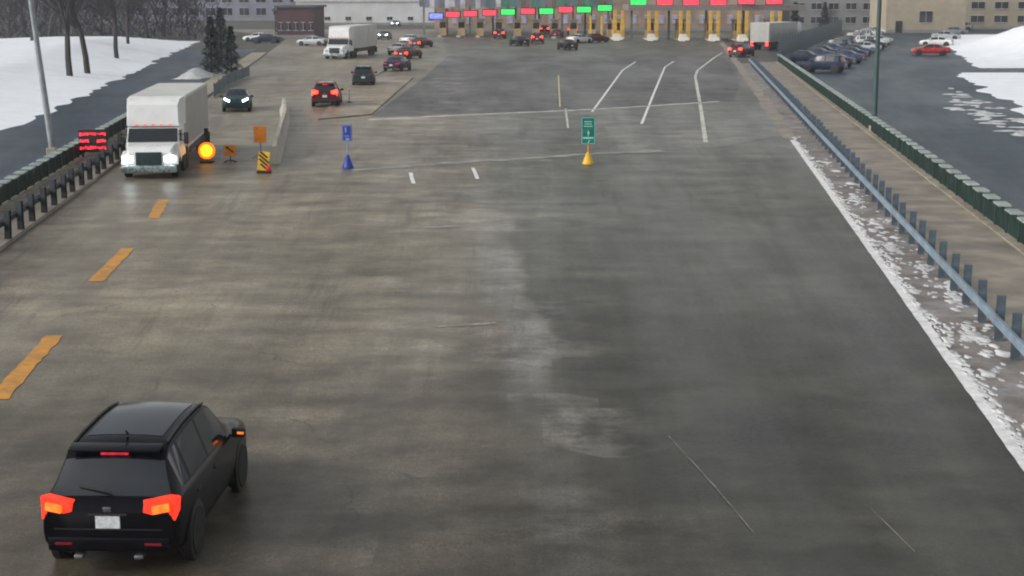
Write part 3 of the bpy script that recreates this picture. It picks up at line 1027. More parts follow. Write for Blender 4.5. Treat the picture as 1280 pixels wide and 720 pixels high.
traffic = [
    ('suv', 'red tail lit car driving away beside the tan island', (409, 131), 3, 'darkred', 'on', False),
    ('suv', 'dark green boxy car at the tip of the tan island', (455, 106), 4, 'darkteal', None, False),
    ('sedan', 'dark car with a faint purple red rear near the small island', (497, 88), -12, 'purple', 'soft', False),
    ('sedan', 'red car with lit brake lights, nearer of two queueing after the island', (511, 73), -20, 'darkred', 'on', False),
    ('sedan', 'red car with lit brake lights, farther of two queueing after the island', (527, 59), -22, 'darkred', 'on', False),
    ('sedan', 'white car just left of the nearer red car', (501, 68), -20, 'white', None, False),
    ('sedan', 'white car just left of the farther red car', (514, 55), -22, 'white', None, False),
    ('sedan', 'dark teal oncoming car with bright headlights beside the white truck', (297, 137), 188, 'darkteal', None, True),
    ('sedan', 'oncoming car with slanting headlights right of the far white truck', (481, 49), 176, 'grey', None, True),
    ('sedan', 'farthest oncoming car with headlights near the pale building', (495, 33), 176, 'silver', None, True),
    ('sedan', 'single headlight car close behind the far white truck', (459, 54), 172, 'silver', None, True),
    ('sedan', 'small dark blue car in front of the maroon building', (333, 54), 80, 'navy', None, False),
    ('sedan', 'small white car next to the dark blue one by the maroon building', (323, 52), 80, 'white', None, False),
    ('sedan', 'white car with dark underside left of the far white truck', (391, 57), 70, 'silver', None, False),
    ('suv', 'red car with bright tail lights close behind the grey box truck', (927, 71), -30, 'darkred', 'on', False),
    ('suv', 'red tail lit car alone before the red lane signals', (625, 48), -4, 'darkred', 'on', False),
    ('sedan', 'low dark car without lights below the second green signal', (649, 57), 20, 'black', None, False),
    ('suv', 'red tail lit vehicle, lower of the pair before the green lanes', (672, 54), -3, 'darkred', 'on', False),
    ('suv', 'red tail lit vehicle, upper of the pair before the green lanes', (681, 42), -3, 'darkred', 'on', False),
    ('sedan', 'dim red tailed car right of the tail lit pair', (696, 47), -10, 'darkred', 'soft', False),
    ('suv', 'dark purple car with one bright brake light under a green signal', (716, 43), -3, 'purple', 'on', False),
    ('sedan', 'low dark car nearest the apron in the queue', (709, 62), 15, 'black', None, False),
    ('sedan', 'white car with pink reflections behind the low dark car', (724, 54), -40, 'white', 'soft', False),
    ('sedan', 'dark red car stopping at the first yellow columns', (744, 53), -55, 'darkred', 'soft', False),
]
for st, lab, pix, ang, pc, br, hd in traffic:
    place_car(st, 'car', lab, 'car', P(*pix, .004), R(ang), PT[pc], 'cars driving on the plaza', br, hd)

ords = ['nearest', 'second', 'third', 'fourth', 'fifth', 'sixth', 'seventh', 'eighth', 'ninth', 'tenth', 'eleventh', 'twelfth', 'thirteenth', 'fourteenth', 'fifteenth', 'sixteenth']
cn = ['navy', 'blue', 'navy', 'blue', 'navy', 'blue', 'white', 'navy', 'grey', 'navy', 'silver', 'white', 'white', 'silver', 'white', 'white']
word = {'navy': 'dark navy', 'blue': 'dark blue', 'silver': 'silver', 'white': 'white', 'grey': 'grey', 'black': 'black', 'red': 'red'}


def car_row(a, b, n, ang, cols, row, group):
    a, b = Vector(a), Vector(b)
    for i in range(n):
        p = a.lerp(b, i / (n - 1)) + Vector((random.uniform(-.3, .3), random.uniform(-.5, .5), .008))
        c = cols[i % len(cols)]
        st = random.choice(('suv', 'sedan', 'sedan'))
        place_car(st, 'parked_car', '%s parked car, %s from the near end of %s' % (word[c], ords[i], row), 'car', p, R(ang + random.uniform(-2, 2) + (180 if random.random() < .3 else 0)), PT[c], group)


car_row(P(1006, 79), P(1092, 43), 15, 62, cn, 'the row along the screen fence', 'parked cars along the screen fence')
car_row(P(1030, 90), P(1096, 56), 9, 62, ['navy', 'navy', 'blue', 'navy', 'blue', 'silver', 'navy', 'white', 'silver'], 'the inner lot row', 'parked cars of the inner lot row')
car_row(P(1172, 58), P(1212, 30), 6, 70, ['white', 'silver', 'grey', 'silver', 'white', 'grey'], 'the row before the snow mound', 'parked cars before the snow mound')
place_car('sedan', 'parked_car', 'bright red parked car at the corner of the snow mound', 'car', P(1163, 69, .008), R(80), PT['red'])


# ------------------------------------------------------------------ trucks
def build_truck(LB=9.6, hb=3.30):
    """conventional delivery tractor and box, front at +y; origin under the front bumper centre"""
    t = thing('box_truck', 'truck', 'truck')
    W = 2.46
    # hood
    def loft(name, secs, m, parent=t):
        mb = MB()
        V = [[mb.bm.verts.new(p) for p in s] for s in secs]
        k = len(secs[0])
        for a, b in zip(V, V[1:]):
            for i in range(k):
                mb.bm.faces.new((a[i], a[(i + 1) % k], b[(i + 1) % k], b[i]))
        mb.bm.faces.new(V[0][::-1]); mb.bm.faces.new(V[-1])
        bmesh.ops.bevel(mb.bm, geom=[e for e in mb.bm.edges if e.calc_face_angle(0) > .6], offset=.05, segments=2, affect='EDGES')
        return mb.build(name, m, parent, 40)

    def rect(y, x, z0, z1, xt=None):
        xt = xt or x
        return [(-x, y, z0), (x, y, z0), (xt, y, z1), (-xt, y, z1)]
    loft('hood', [rect(-1.55, 1.08, .65, 1.42, 1.02), rect(-.8, 1.06, .6, 1.36, .98), rect(-.12, 1.0, .55, 1.20, .88), rect(-.02, .94, .55, 1.08, .82)], M['white_truck'])
    # cab
    loft('cab', [rect(-3.5, 1.16, .75, 2.10, 1.14), rect(-2.1, 1.16, .75, 2.10, 1.12), rect(-1.85, 1.15, .75, 2.02, 1.10), rect(-1.45, 1.14, .75, 1.42, 1.12)], M['white_truck'])
    mb = MB()
    mb.faces([(-1.06, -1.44, 1.45), (1.06, -1.44, 1.45), (1.04, -1.83, 1.99), (-1.04, -1.83, 1.99)], [(0, 1, 2, 3)])
    e = bmesh.ops.extrude_face_region(mb.bm, geom=mb.bm.faces[:])
    bmesh.ops.translate(mb.bm, vec=(0, .03, .02), verts=[v for v in e['geom'] if isinstance(v, bmesh.types.BMVert)])
    mb.build('windshield', M['glass'], t)
    for s in (-1, 1):
        MB().box((s * 1.14, -2.2, 1.70), (.04, .75, .48), Matrix.Rotation(s * -.04, 3, 'Y')).build('side_window', M['glass'], t)
        mb = MB(); mb.box((s * 1.42, -1.60, 1.60), (.20, .10, .50), None, .03); mb.tube((s * 1.1, -1.65, 1.5), (s * 1.4, -1.61, 1.5), .02, n=6); mb.tube((s * 1.1, -1.65, 1.76), (s * 1.4, -1.61, 1.76), .02, n=6)
        mb.build('mirror', M['chassis'], t, 40)
        mb = MB(); mb.box((s * .83, -.10, .86), (.36, .22, .28), None, .05)
        mb.build('headlight', M['lens_clear'], t, 40)
        loft('fender', [[(s * .80, -.15, .62), (s * 1.20, -.25, .60), (s * 1.18, -.3, .98), (s * .80, -.2, 1.05)], [(s * .80, -.9, .95), (s * 1.22, -.9, .95), (s * 1.2, -.9, 1.12), (s * .80, -.9, 1.2)], [(s * .85, -1.5, .6), (s * 1.22, -1.5, .6), (s * 1.22, -1.5, .85), (s * .85, -1.5, .9)]], M['white_truck'])
    mb = MB(); mb.box((0, .0, .88), (1.10, .06, .55), None, .03)
    for k in range(6): mb.box((0, .034, .68 + k * .08), (1.02, .02, .025))
    mb.build('grille', M['grille'], t, 40)
    mb = MB(); mb.box((0, .04, .44), (2.34, .26, .32), None, .06); mb.box((0, .172, .44), (.7, .01, .16))
    mb.build('bumper', M['chrome'], t, 40)
    for k in range(5):
        MB().box((-.72 + .36 * k, -1.80, 2.16), (.15, .06, .07), None, .015).build('marker_light', M['marker'], t, 40)
    # roof fairing and cargo box
    loft('fairing', [rect(-3.6, 1.20, 2.09, hb), rect(-2.3, 1.20, 2.10, hb - .03, 1.14), rect(-1.95, 1.14, 2.10, hb - .28, 1.06), rect(-1.80, 1.12, 2.11, 2.35, 1.08)], M['white_truck'])
    mb = MB(); mb.box((0, -3.75 - LB / 2, (hb + 1.0) / 2), (W, LB, hb - 1.0), None, .03)
    bx = mb.build('cargo_box', M['trailer_grey'], t, 40)
    mb = MB(); mb.box((0, -3.72, (hb + 1.02) / 2), (W - .02, .05, hb - 1.04), None, .01)
    mb.build('front_panel', M['white_truck'], bx, 40)
    mb = MB()
    for s in (-1, 1):
        mb.box((s * (W / 2 + .006), -3.75 - LB / 2, 1.04), (.02, LB, .12)); mb.box((s * (W / 2 + .006), -3.75 - LB / 2, hb - .06), (.02, LB, .10))
        for k in range(13):
            mb.box((s * (W / 2 + .004), -3.9 - (LB - .3) * k / 12, (hb + 1) / 2), (.012, .05, hb - 1.2))
    mb.build('side_rib', M['trailer_pale'], bx)
    for s in (-1, 1):
        MB().box((s * (W / 2 - .12), -3.75 - LB / 2, .78), (.04, LB * .62, .42)).build('side_skirt', M['chassis'], t)
    mb = MB(); mb.box((0, -3.75 - LB / 2, hb + .006), (W - .1, LB - .1, .012))
    mb.build('roof', M['trailer_pale'], bx)
    mb = MB(); mb.box((.42, -3.6 - LB / 2, .82), (.12, LB + 3, .22)); mb.box((-.42, -3.6 - LB / 2, .82), (.12, LB + 3, .22)); mb.box((0, -3.9, .7), (2.2, 1.2, .5), None, .05)
    mb.build('chassis', M['chassis'], t)
    for y in (-.95, -3.2, -4.35, -3.75 - LB + 1.2, -3.75 - LB + 2.4):
        for s in (-1, 1):
            wheel(t, s * 1.0, y, .50, .30)
    for s in (-1, 1):
        MB().box((s * .95, -3.78 - LB, .92), (.3, .06, .14), None, .01).build('taillight', M['lens_red'], t)
        mb = MB(); mb.box((s * 1.02, -3.75 - LB + .3, .55), (.55, .02, .6)); mb.build('mud_flap', M['chassis'], t)
    mb = MB(); mb.box((0, -3.74 - LB, (hb + 1) / 2), (W - .1, .06, hb - 1.2), None, .01); mb.box((0, -3.78 - LB, (hb + 1) / 2), (.03, .02, hb - 1.3))
    mb.build('rear_door', M['trailer_pale'], t)
    return t


tr = build_truck()
tr.name = 'box_truck'
tag(tr, 'big white box truck coming forward in the left lane beside the beacon', 'truck', 'white trucks')
tr.location = P(187, 224, .004); tr.rotation_euler = (0, 0, R(180 + 5.5))
t2 = copy_tree(tr); t2.name = 'box_truck'
tag(t2, 'far white box truck facing the camera left of the oncoming headlights', 'truck', 'white trucks')
t2.location = P(418, 74, .004); t2.rotation_euler = (0, 0, R(180 - 9)); t2.scale = (1.15,) * 3
for ch in walk(tr):
    if base(ch) == 'headlight': setmat(ch, M['head'])
for ch in walk(t2):
    if base(ch) in ('cargo_box', 'roof'): setmat(ch, M['trailer_pale'])
t3 = copy_tree(tr); t3.name = 'box_truck'
tag(t3, 'grey box truck with red tail lights turning into the right booths', 'truck')
del t3['group']
for ch in list(walk(t3)):
    bn = base(ch)
    if bn == 'taillight':
        setmat(ch, M['tail_far']); ch.scale = (1, 1, 3.2); ch.location.z = -.92 * 2.2 - .15
    if bn in ('cargo_box', 'rear_door', 'side_rib'): setmat(ch, M['trailer_grey'])
    if bn == 'headlight': setmat(ch, M['lens_clear'])
a3 = R(-31)
t3.scale = (1.12,) * 3
rear = P(935, 69, .004)
t3.rotation_euler = (0, 0, a3)
rear = P(949, 63, .004)
t3.location = rear + Matrix.Rotation(a3, 3, 'Z') @ Vector((0, 13.35 * 1.12, 0))


# ------------------------------------------------------------------ signs and work zone things
def portable_sign(name, label, loc, rz, w, z0, z1, face, ink, basemat, poleM, bh, bw, arrow=True, sub=False):
    t = thing(name, label, 'sign', loc, rz)
    mb = MB()
    mb.lathe([(bw, 0), (bw, .06), (bw * .92, .10), (bw * .30, bh), (.05, bh + .02)], None, 18)
    mb.build('base', basemat, t, 40)
    MB().tube((0, 0, bh), (0, 0, z1 - .05), .03, n=10).build('pole', poleM, t, 40)
    MB().box((0, -.05, (z0 + z1) / 2), (w, .03, z1 - z0), None, .01).build('panel', face, t)
    mb = MB()
    hh = z1 - z0
    e = .035
    for s in (-1, 1):
        mb.box((s * (w / 2 - e), -.068, (z0 + z1) / 2), (.022, .006, hh - .05)); mb.box((0, -.068, (z0 + z1) / 2 + s * (hh / 2 - e)), (w - .07, .006, .022))
    mb.build('border', ink, t)
    mb = MB()
    if arrow:   # upward arrow over a bar and a lower stroke, as the photograph's marks read
        mb.faces([(-.055, -.070, z0 + hh * .38), (.055, -.070, z0 + hh * .38), (0, -.070, z0 + hh * .54)], [(0, 1, 2)])
        mb.box((0, -.070, z0 + hh * .33), (.03, .006, .12))
        mb.box((0, -.070, z0 + hh * .235), (w * .74, .006, hh * .055))
        mb.box((.03, -.070, z0 + hh * .11), (.04, .006, hh * .12), Matrix.Rotation(.5, 3, 'Y'))
        for k, ww in enumerate((.62, .50, .55)):
            mb.box((-.01, -.070, z0 + hh * (.66 + .085 * k)), (w * ww, .004, hh * .028))
    else:
        mb.box((.02, -.070, z0 + hh * .14), (w * .36, .006, hh * .14), Matrix.Rotation(.3, 3, 'Y'))
        mb.box((-.02, -.070, z0 + hh * .32), (w * .5, .006, hh * .05))
        mb.box((-.06, -.070, z0 + hh * .7), (w * .16, .006, hh * .30))
    mb.build('marking', ink, t)
    return t


c = P(735, 205, .016)
portable_sign('lane_sign', 'teal green panel sign on a yellow cone base in mid plaza', c, 0, .66, .92, 2.18, M['teal'], M['teal_pale'], M['yellow'], M['orange'], .52, .27)
c = P(435, 210, .016)
portable_sign('lane_sign', 'blue panel sign on a blue cone base left of the concrete band', c, R(-6), .46, 1.22, 1.95, M['blue'], M['blue_pale'], M['blue'], M['blue_pale'], .58, .26, arrow=False)

# red message board behind the left fence
c = P(117, 205, 0); c.y += 1.2
t = thing('message_sign', 'red lit message board with three text rows right of the left lamp post', 'sign', (c.x - .3, c.y, -.0), R(6))
mb = MB(); mb.tube((-.5, 0, 0), (-.5, 0, .5), .05); mb.tube((.5, 0, 0), (.5, 0, .5), .05)
mb.build('post', M['chassis'], t)
MB().box((0, 0, .96), (1.30, .14, 1.06), None, .02).build('housing', M['chassis'], t)
for k in range(3):
    mb = MB()
    zz = .63 + .33 * k
    for j in range(11):
        if k == 1 and 4 <= j <= 6: continue
        hgt = random.uniform(.07, .17)
        mb.box((-.56 + j * .112, -.078, zz + random.uniform(-.015, .02)), (.078, .012, hgt))
    mb.build('text_row', M['led_text'], t)

# beacon, arrow sign, barrel sign, striped marker
c = P(259, 203, .012)
t = thing('warning_beacon', 'round amber flashing beacon lit beside the white truck', 'beacon', c)
MB().box((0, 0, .05), (.6, .6, .09), None, .02).build('base', M['black'], t)
MB().tube((0, 0, .09), (0, 0, 1.3), .035).build('pole', M['black'], t)
mb = MB(); mb.box((.0, .05, 1.42), (.20, .16, .36), None, .04)
mb.build('housing', M['black'], t, 40)
mb = MB()
mt = Matrix.Translation((0, 0, .55)) @ Matrix.Rotation(PI / 2, 4, 'X')
mb.lathe([(.40, -.02), (.40, .05), (.38, .09)], mt, 28)
lens = mb.build('lens', M['amber_dim'], t, 40)
mb = MB()
mb.lathe([(.30, .09), (.29, .13), (.20, .17), (.02, .19)], mt, 24)
mb.build('bulb', M['amber'], lens, 40)

c = P(288, 203, .012)
t = thing('arrow_sign', 'small orange sign with a black slanted arrow right of the beacon', 'sign', c, R(4))
mb = MB(); mb.tube((0, .03, 0), (0, .03, .5), .025)
for s in (-1, 1):
    mb.tube((0, .03, .12), (s * .28, -.2, .01), .018, n=6); mb.tube((0, .03, .12), (s * .28, .25, .01), .018, n=6)
mb.build('stand', M['black'], t)
MB().box((0, 0, .55), (.56, .025, .52), None, .008).build('panel', M['orange'], t)
mb = MB()
mb.box((.02, -.0165, .58), (.07, .006, .36), Matrix.Rotation(-.9, 3, 'Y'))
mb.faces([(-.20, -.0175, .75), (-.04, -.0175, .74), (-.16, -.0175, .60)], [(0, 1, 2)])
mb.build('arrow', M['black'], t)

c = P(330, 216, .016)
t = thing('striped_marker', 'black and orange striped marker panel with a red reflector', 'sign', c)
MB().box((0, .05, .05), (.62, .45, .09), None, .02).build('base', M['black'], t)
MB().box((0, 0, .52), (.50, .03, .84), Matrix.Rotation(.12, 3, 'Y'), .006).build('panel', M['yellow'], t)
for k in range(4):
    MB().box((0.02 + .0 * k, -.0185 - .001, .26 + k * .18), (.56 if k in (1, 2) else .42, .004, .085), Matrix.Rotation(.72, 3, 'Y')).build('stripe', M['black'], t)
mb = MB(); mb.lathe([(.12, -.0), (.12, .035), (.06, .06)], Matrix.Translation((.20, -.02, .20)) @ Matrix.Rotation(PI / 2, 4, 'X'), 18)
mb.build('reflector', M['red_paint'], t, 40)

c = P(326, 197, .012)
t = thing('orange_sign', 'square orange work sign standing behind the striped marker', 'sign', c)
mb = MB(); mb.tube((0, .03, 0), (0, .03, .8), .03)
for s in (-1, 1):
    mb.tube((0, .03, .2), (s * .35, -.25, .01), .02, n=6); mb.tube((0, .03, .2), (s * .35, .3, .01), .02, n=6)
mb.build('stand', M['pole_grey'], t)
MB().box((0, 0, 1.12), (.60, .03, .78), None, .01).build('panel', M['orange'], t)
mb = MB()
for s in (-1, 1):
    mb.box((s * .27, -.0185, 1.12), (.012, .004, .70)); mb.box((0, -.0185, 1.12 + s * .36), (.552, .004, .012))
mb.build('border', M['brass'], t)

# concrete median barrier
mb = MB()
path = [P(343, 205), P(350, 178), P(357, 152), P(355, 138)]
prof = [(-.30, 0), (-.30, .08), (-.17, .33), (-.09, .82), (.09, .82), (.17, .33), (.30, .08), (.30, 0)]
V = []
for i, p in enumerate(path):
    d = (path[min(i + 1, 3)] - path[max(i - 1, 0)]).normalized()
    nrm = Vector((d.y, -d.x, 0))
    V.append([mb.bm.verts.new(Vector((p.x, p.y, .004)) + nrm * a + Vector((0, 0, z))) for a, z in prof])
for a, b in zip(V, V[1:]):
    for i in range(len(prof) - 1):
        mb.bm.faces.new((a[i], a[i + 1], b[i + 1], b[i]))
mb.bm.faces.new(V[0]); mb.bm.faces.new(V[-1][::-1])
tag(mb.build('concrete_barrier', M['barrier']), 'pale concrete median barrier right of the striped marker', 'barrier')

# small white delineator post on the tan island
c = P(437, 128, .09)
t = thing('delineator_post', 'short white delineator post at the left edge of the tan island', 'post', c)
mb = MB(); mb.lathe([(.16, 0), (.16, .05), (.06, .08)], None, 14); mb.build('base', M['black'], t)
MB().tube((0, 0, .08), (0, 0, 1.05), .05, .045, 12).build('post', M['concrete_white'], t, 40)
MB().lathe([(.052, .80), (.054, .82), (.054, .92), (.052, .94)], None, 12).build('band', M['pole_grey'], t, 40)


# ------------------------------------------------------------------ inspection booths
def lane_signal(label, loc, w, h, m, group, post=False):
    t = thing('lane_signal', label, 'lane signal', loc, 0, group)
    mb = MB(); mb.box((0, .12, 0), (w + .24, .22, h + .24), None, .03); mb.box((0, .12, h / 2 + .35), (.12, .12, .5))
    mb.box((0, -.06, h / 2 + .13), (w + .24, .30, .03))
    mb.build('housing', M['chassis'], t)
    MB().box((0, 0, 0), (w, .05, h), None, .015).build('led_panel', m, t)
    if post:
        mb = MB(); mb.box((w / 2 + .12, .2, -(loc[2] - .01) / 2 + .3), (.22, .2, loc[2] + .6)); mb.box((w / 2 + .12, .2, -loc[2] + .36), (.5, .5, .7), None, .05)
        mb.build('post', M['chassis'], t)
    return t


ORD = ['first', 'second', 'third', 'fourth', 'fifth', 'sixth', 'seventh', 'eighth', 'ninth', 'tenth']
signals = [(545, 20, 'led_blue'), (566, 18, 'led_red'), (588, 17, 'led_red'), (612, 16, 'led_red'), (635, 15, 'led_green'), (660, 14, 'led_red'), (683, 14, 'led_green'), (707, 12, 'led_red'), (730, 12, 'led_green'), (756, 10, 'led_green')]
cnt = {}
rowY = lambda px: 282 - (px - 545) * .055
for i, (px, py, k) in enumerate(signals):
    y = rowY(px)
    # height found from the sight line to the sign
    a = PITCH + math.atan((py - 360) / F)
    z = H - y * math.tan(a)
    zc = y * math.cos(PITCH) + (H - z) * math.sin(PITCH)
    x = (px - 640) / F * zc
    colr = k.split('_')[1]
    cnt[colr] = cnt.get(colr, 0) + 1
    lab = {'blue': 'blue lit lane signal at the left end of the booth row'}.get(colr) or '%s lit %s lane signal from the left above the car lanes' % (ORD[cnt[colr] - 1], colr)
    lane_signal(lab, (x, y, z), 2.4, .95, M[k], 'lane signals above the car lanes', True)
signals2 = [(798, 3, 'led_green'), (831, 3, 'led_red'), (864, 1, 'led_red'), (898, 1, 'led_red'), (933, 0, 'led_red'), (968, 0, 'led_red')]
cnt2 = {}
for i, (px, py, k) in enumerate(signals2):
    y = 256 - i * 1.2
    a = PITCH + math.atan((py - 360) / F)
    z = H - y * math.tan(a)
    zc = y * math.cos(PITCH) + (H - z) * math.sin(PITCH)
    x = (px - 640) / F * zc
    colr = k.split('_')[1]
    cnt2[colr] = cnt2.get(colr, 0) + 1
    lab = 'green lit lane signal over the first truck lane' if colr == 'green' else '%s lit red lane signal from the left over the truck lanes' % ORD[cnt2[colr] - 1]
    lane_signal(lab, (x, y, z), 2.6, 1.3, M[k], 'lane signals above the truck lanes')


def booth(label, loc, wmat, h, group, truck=False):
    t = thing('inspection_booth', label, 'booth', loc, 0, group)
    mb = MB()
    mb.prism([(-.75, -7), (0, -8.2), (.75, -7), (.75, 4), (-.75, 4)], 0.002, .25)
    mb.build('island', M['concrete_white'] if truck else M['kerb'], t)
    mb = MB(); mb.box((0, 0, .25 + h * .22), (1.3, 3.0, h * .44), None, .03); mb.box((0, 0, .25 + h * .92), (1.3, 3.0, h * .16), None, .03)
    for sx in (-1, 1):
        for sy in (-1, 1):
            mb.box((sx * .60, sy * 1.45, .25 + h * .64), (.10, .10, h * .42))
    mb.build('wall', wmat, t)
    MB().box((0, 0, .25 + h * .64), (1.2, 2.9, h * .40)).build('window', M['glass'], t)
    MB().box((0, 0, .25 + h * 1.03), (1.8, 3.6, .16), None, .03).build('roof', M['booth_grey'], t)
    return t


for i in range(10):
    px = 554 + i * 23.2
    y = rowY(px)
    zc = y * math.cos(PITCH) + H * math.sin(PITCH)
    booth('tan inspection booth, %s from the left in the car lanes' % ORD[i], ((px - 640) / F * zc, y, .004), M['booth_tan'], 2.7, 'booths of the car lanes')
cols2 = [772, 814, 853, 890, 925, 966]
for i, px in enumerate(cols2):
    y = 256 - i * 1.2
    zc = y * math.cos(PITCH) + H * math.sin(PITCH)
    x = (px - 640) / F * zc
    booth('tall inspection booth between yellow columns, %s of the truck lanes' % ORD[i], (x, y + 4, .004), M['brass'] if i == 0 else M['booth_tan'], 3.0, 'booths of the truck lanes', True)
    for s, w in ((-1, 'left'), (1, 'right')):
        t = thing('yellow_column', 'ochre yellow steel column on the %s of the %s truck booth' % (w, ORD[i]), 'column', (x + s * .62, y - 2.5, .254), 0, 'yellow columns of the truck lanes')
        MB().box((0, 0, 2.3), (.58, .5, 4.6), None, .05).build('shaft', M['brass'], t)
        MB().box((0, 0, .15), (.62, .62, .3), None, .05).build('footing', M['concrete_white'], t)
    # sloped white island nose
    mb = MB()
    mb.faces([(-.8, 0, 0), (.8, 0, 0), (.8, 2.6, 0), (-.8, 2.6, 0), (-.45, 1.6, .95), (.45, 1.6, .95), (.5, 2.6, .95), (-.5, 2.6, .95)], [(0, 1, 5, 4), (1, 2, 6, 5), (2, 3, 7, 6), (3, 0, 4, 7), (4, 5, 6, 7), (3, 2, 1, 0)])
    o = mb.build('crash_nose', M['concrete_white']); o.location = (x - .5, y - 7.4, .258)
    tag(o, 'white sloped crash nose in front of the %s truck booth' % ORD[i], 'crash nose', 'white crash noses of the truck lanes')

# two yellow columns with the pale green sign between lanes
for px, lab in ((738, 'slim yellow post under the last pair of green signals, left one'), (752, 'slim yellow post under the last pair of green signals, right one')):
    p = P(px, 48)
    t = thing('yellow_column', lab, 'column', (p.x, p.y, .004), 0, 'slim yellow posts')
    MB().box((0, 0, 1.9), (.34, .34, 3.8), None, .04).build('shaft', M['yellow'], t)
    MB().box((0, 0, .12), (.5, .5, .24), None, .04).build('footing', M['concrete_white'], t)

# canopy over the lanes: columns, roof slab, fascia panels of mixed colours
t = thing('plaza_canopy', 'long grey canopy with mixed coloured fascia panels over the car lanes', 'canopy', (0, 285, 0))
x0, x1 = -17.0, 18.5
MB().box(((x0 + x1) / 2, 6, 5.6), (x1 - x0, 15, .5)).build('roof', M['booth_grey'], t)
fm = [mat('fascia_%s' % n, c, .5, var=.25, scale=.6) for n, c in (('lilac', (.20, .18, .26)), ('slate', (.13, .16, .19)), ('pale', (.46, .46, .50)), ('green', (.06, .20, .14)), ('dusk', (.22, .15, .16)), ('teal', (.07, .17, .18)), ('brown', (.15, .11, .085)))]
pat = [1, 0, 2, 0, 1, 2, 2, 0, 2, 4, 1, 2, 0, 5, 1, 2, 3, 3, 5, 1, 6, 4, 3, 5, 1, 4, 6, 3, 3, 1, 5, 6, 3, 3, 5, 6, 6, 1]
for i, k in enumerate(pat):
    w = (x1 - x0) / len(pat)
    MB().box((x0 + w * (i + .5), -1.6 + .04 * (i % 3), 6.9), (w * .96, .12, 3.4 + .3 * ((i * 7) % 3))).build('fascia_panel', fm[k], t)
for i in range(9):
    MB().box((x0 + .6 + (x1 - x0 - 1.2) * i / 8, 2.2, 2.68), (.35, .35, 5.3)).build('column', M['chassis'] if i % 2 else M['booth_grey'], t)
t = thing('plaza_canopy', 'high grey canopy over the truck lanes on the right', 'canopy', (0, 256, 0))
MB().box((33.5, 3, 5.35), (29, 14, .9)).build('roof', mat('dull_red_grey_soffit', (.20, .165, .16), .6), t)
MB().box((33.5, -4.1, 8.2), (29, .2, 3.0)).build('fascia_panel', M['booth_grey'], t)
MB().box((45.5, -4.25, 8.5), (5, .1, 2.4)).build('fascia_panel', mat('green_fascia', (.05, .16, .03), .5), t)
for i in range(5):
    MB().box((20.5 + 6.4 * i, 8.8, 2.45), (.4, .4, 4.88)).build('column', M['booth_grey'], t)


# ------------------------------------------------------------------ buildings
def building(name, label, x0, x1, y0, dep, h, wm, rm, nw=6, rows=1, wz=1.2, wh=1.4, ww=.55, door=None, glassm=None, rz=0):
    t = thing(name, label, 'building', ((x0 + x1) / 2, y0, 0), rz)
    W = x1 - x0
    MB().box((0, dep / 2, h / 2), (W, dep, h)).build('wall', wm, t)
    MB().box((0, dep / 2, h + .2), (W + .8, dep + .8, .4), None, .05).build('roof', rm, t)
    MB().box((0, -.03, .3), (W + .02, .07, .6)).build('plinth', M['wall_grey'], t)
    for r in range(rows):
        for i in range(nw):
            xx = -W / 2 + W * (i + .5) / nw
            z = wz + r * (wh + 1.5) + wh / 2
            wi = MB().box((xx, -.045, z), (W / nw * ww, .10, wh)).build('window', glassm or M['glass'], t)
            mb = MB()
            hw_ = W / nw * ww / 2
            mb.box((xx, -.10, z - wh / 2 - .04), (hw_ * 2 + .2, .22, .08)); mb.box((xx, -.075, z + wh / 2 + .03), (hw_ * 2 + .1, .16, .06)); mb.box((xx, -.105, z), (.05, .02, wh))
            mb.build('frame', M['wall_pale'], wi)
    if door:
        d = MB().box((door[0], -.05, door[2] / 2), (door[1], .12, door[2])).build('door', M['chassis'], t)
        MB().box((door[0] + door[1] * .35, -.13, door[2] * .45), (.06, .05, .2)).build('handle', M['rim'], d)
    return t


building('inspection_hall', 'long brown inspection hall behind the booths under the canopy', -16, 52, 318, 25, 9, M['wall_brown'], M['roof_dark'], 24, 1, 1.6, 1.5, .4, glassm=M['window_lit'])
building('brick_building', 'low maroon brick building beyond the left lanes', P(352, 47).x, P(402, 46).x, P(360, 48).y, 14, 5.2, M['wall_maroon'], M['roof_dark'], 5, 1, 1.4, 1.3)
building('brick_building', 'darker narrow building right behind the tall evergreens', P(300, 52).x, P(345, 52).x, P(300, 44).y, 12, 4.4, M['wall_maroon'], M['roof_dark'], 4, 1, 1.2, 1.4)
building('warehouse', 'long pale metal warehouse behind the oncoming headlights', -52, -17, 372, 20, 5.6, M['wall_pale'], M['wall_pale'], 7, 1, 1.2, .8, .25)
building('office_block', 'grey blue office block far behind the pale warehouse', -105, -30, 430, 25, 14, mat('grey_blue_wall', (.21, .22, .28), .7, var=.15, scale=.2), M['roof_dark'], 16, 3, 1.5, 2.0)
pb = P(1096, 40)
building('block_building', 'beige block building with one dark window behind the lot', pb.x, pb.x + 15.5, P(1125, 38).y - 20, 14, 9.5, M['wall_beige'], M['wall_beige'], 1, 1, 2.0, 2.2, .16, door=(-5.2, 1.3, 2.3))
building('block_building', 'grey flat building behind the screen fence', 58, 76, 322, 14, 9, M['wall_grey'], M['roof_dark'], 5, 2, 1.5, 1.3)
building('block_building', 'tan low building behind the snow mound', 92, 112, 330, 14, 9.5, M['wall_beige'], M['wall_grey'], 4, 2, 1.5, 1.4)
building('dark_building', 'dark navy building at the upper right corner', 116, 150, 330, 14, 11, M['wall_navy'], M['wall_navy'], 6, 2, 2.0, 1.4)


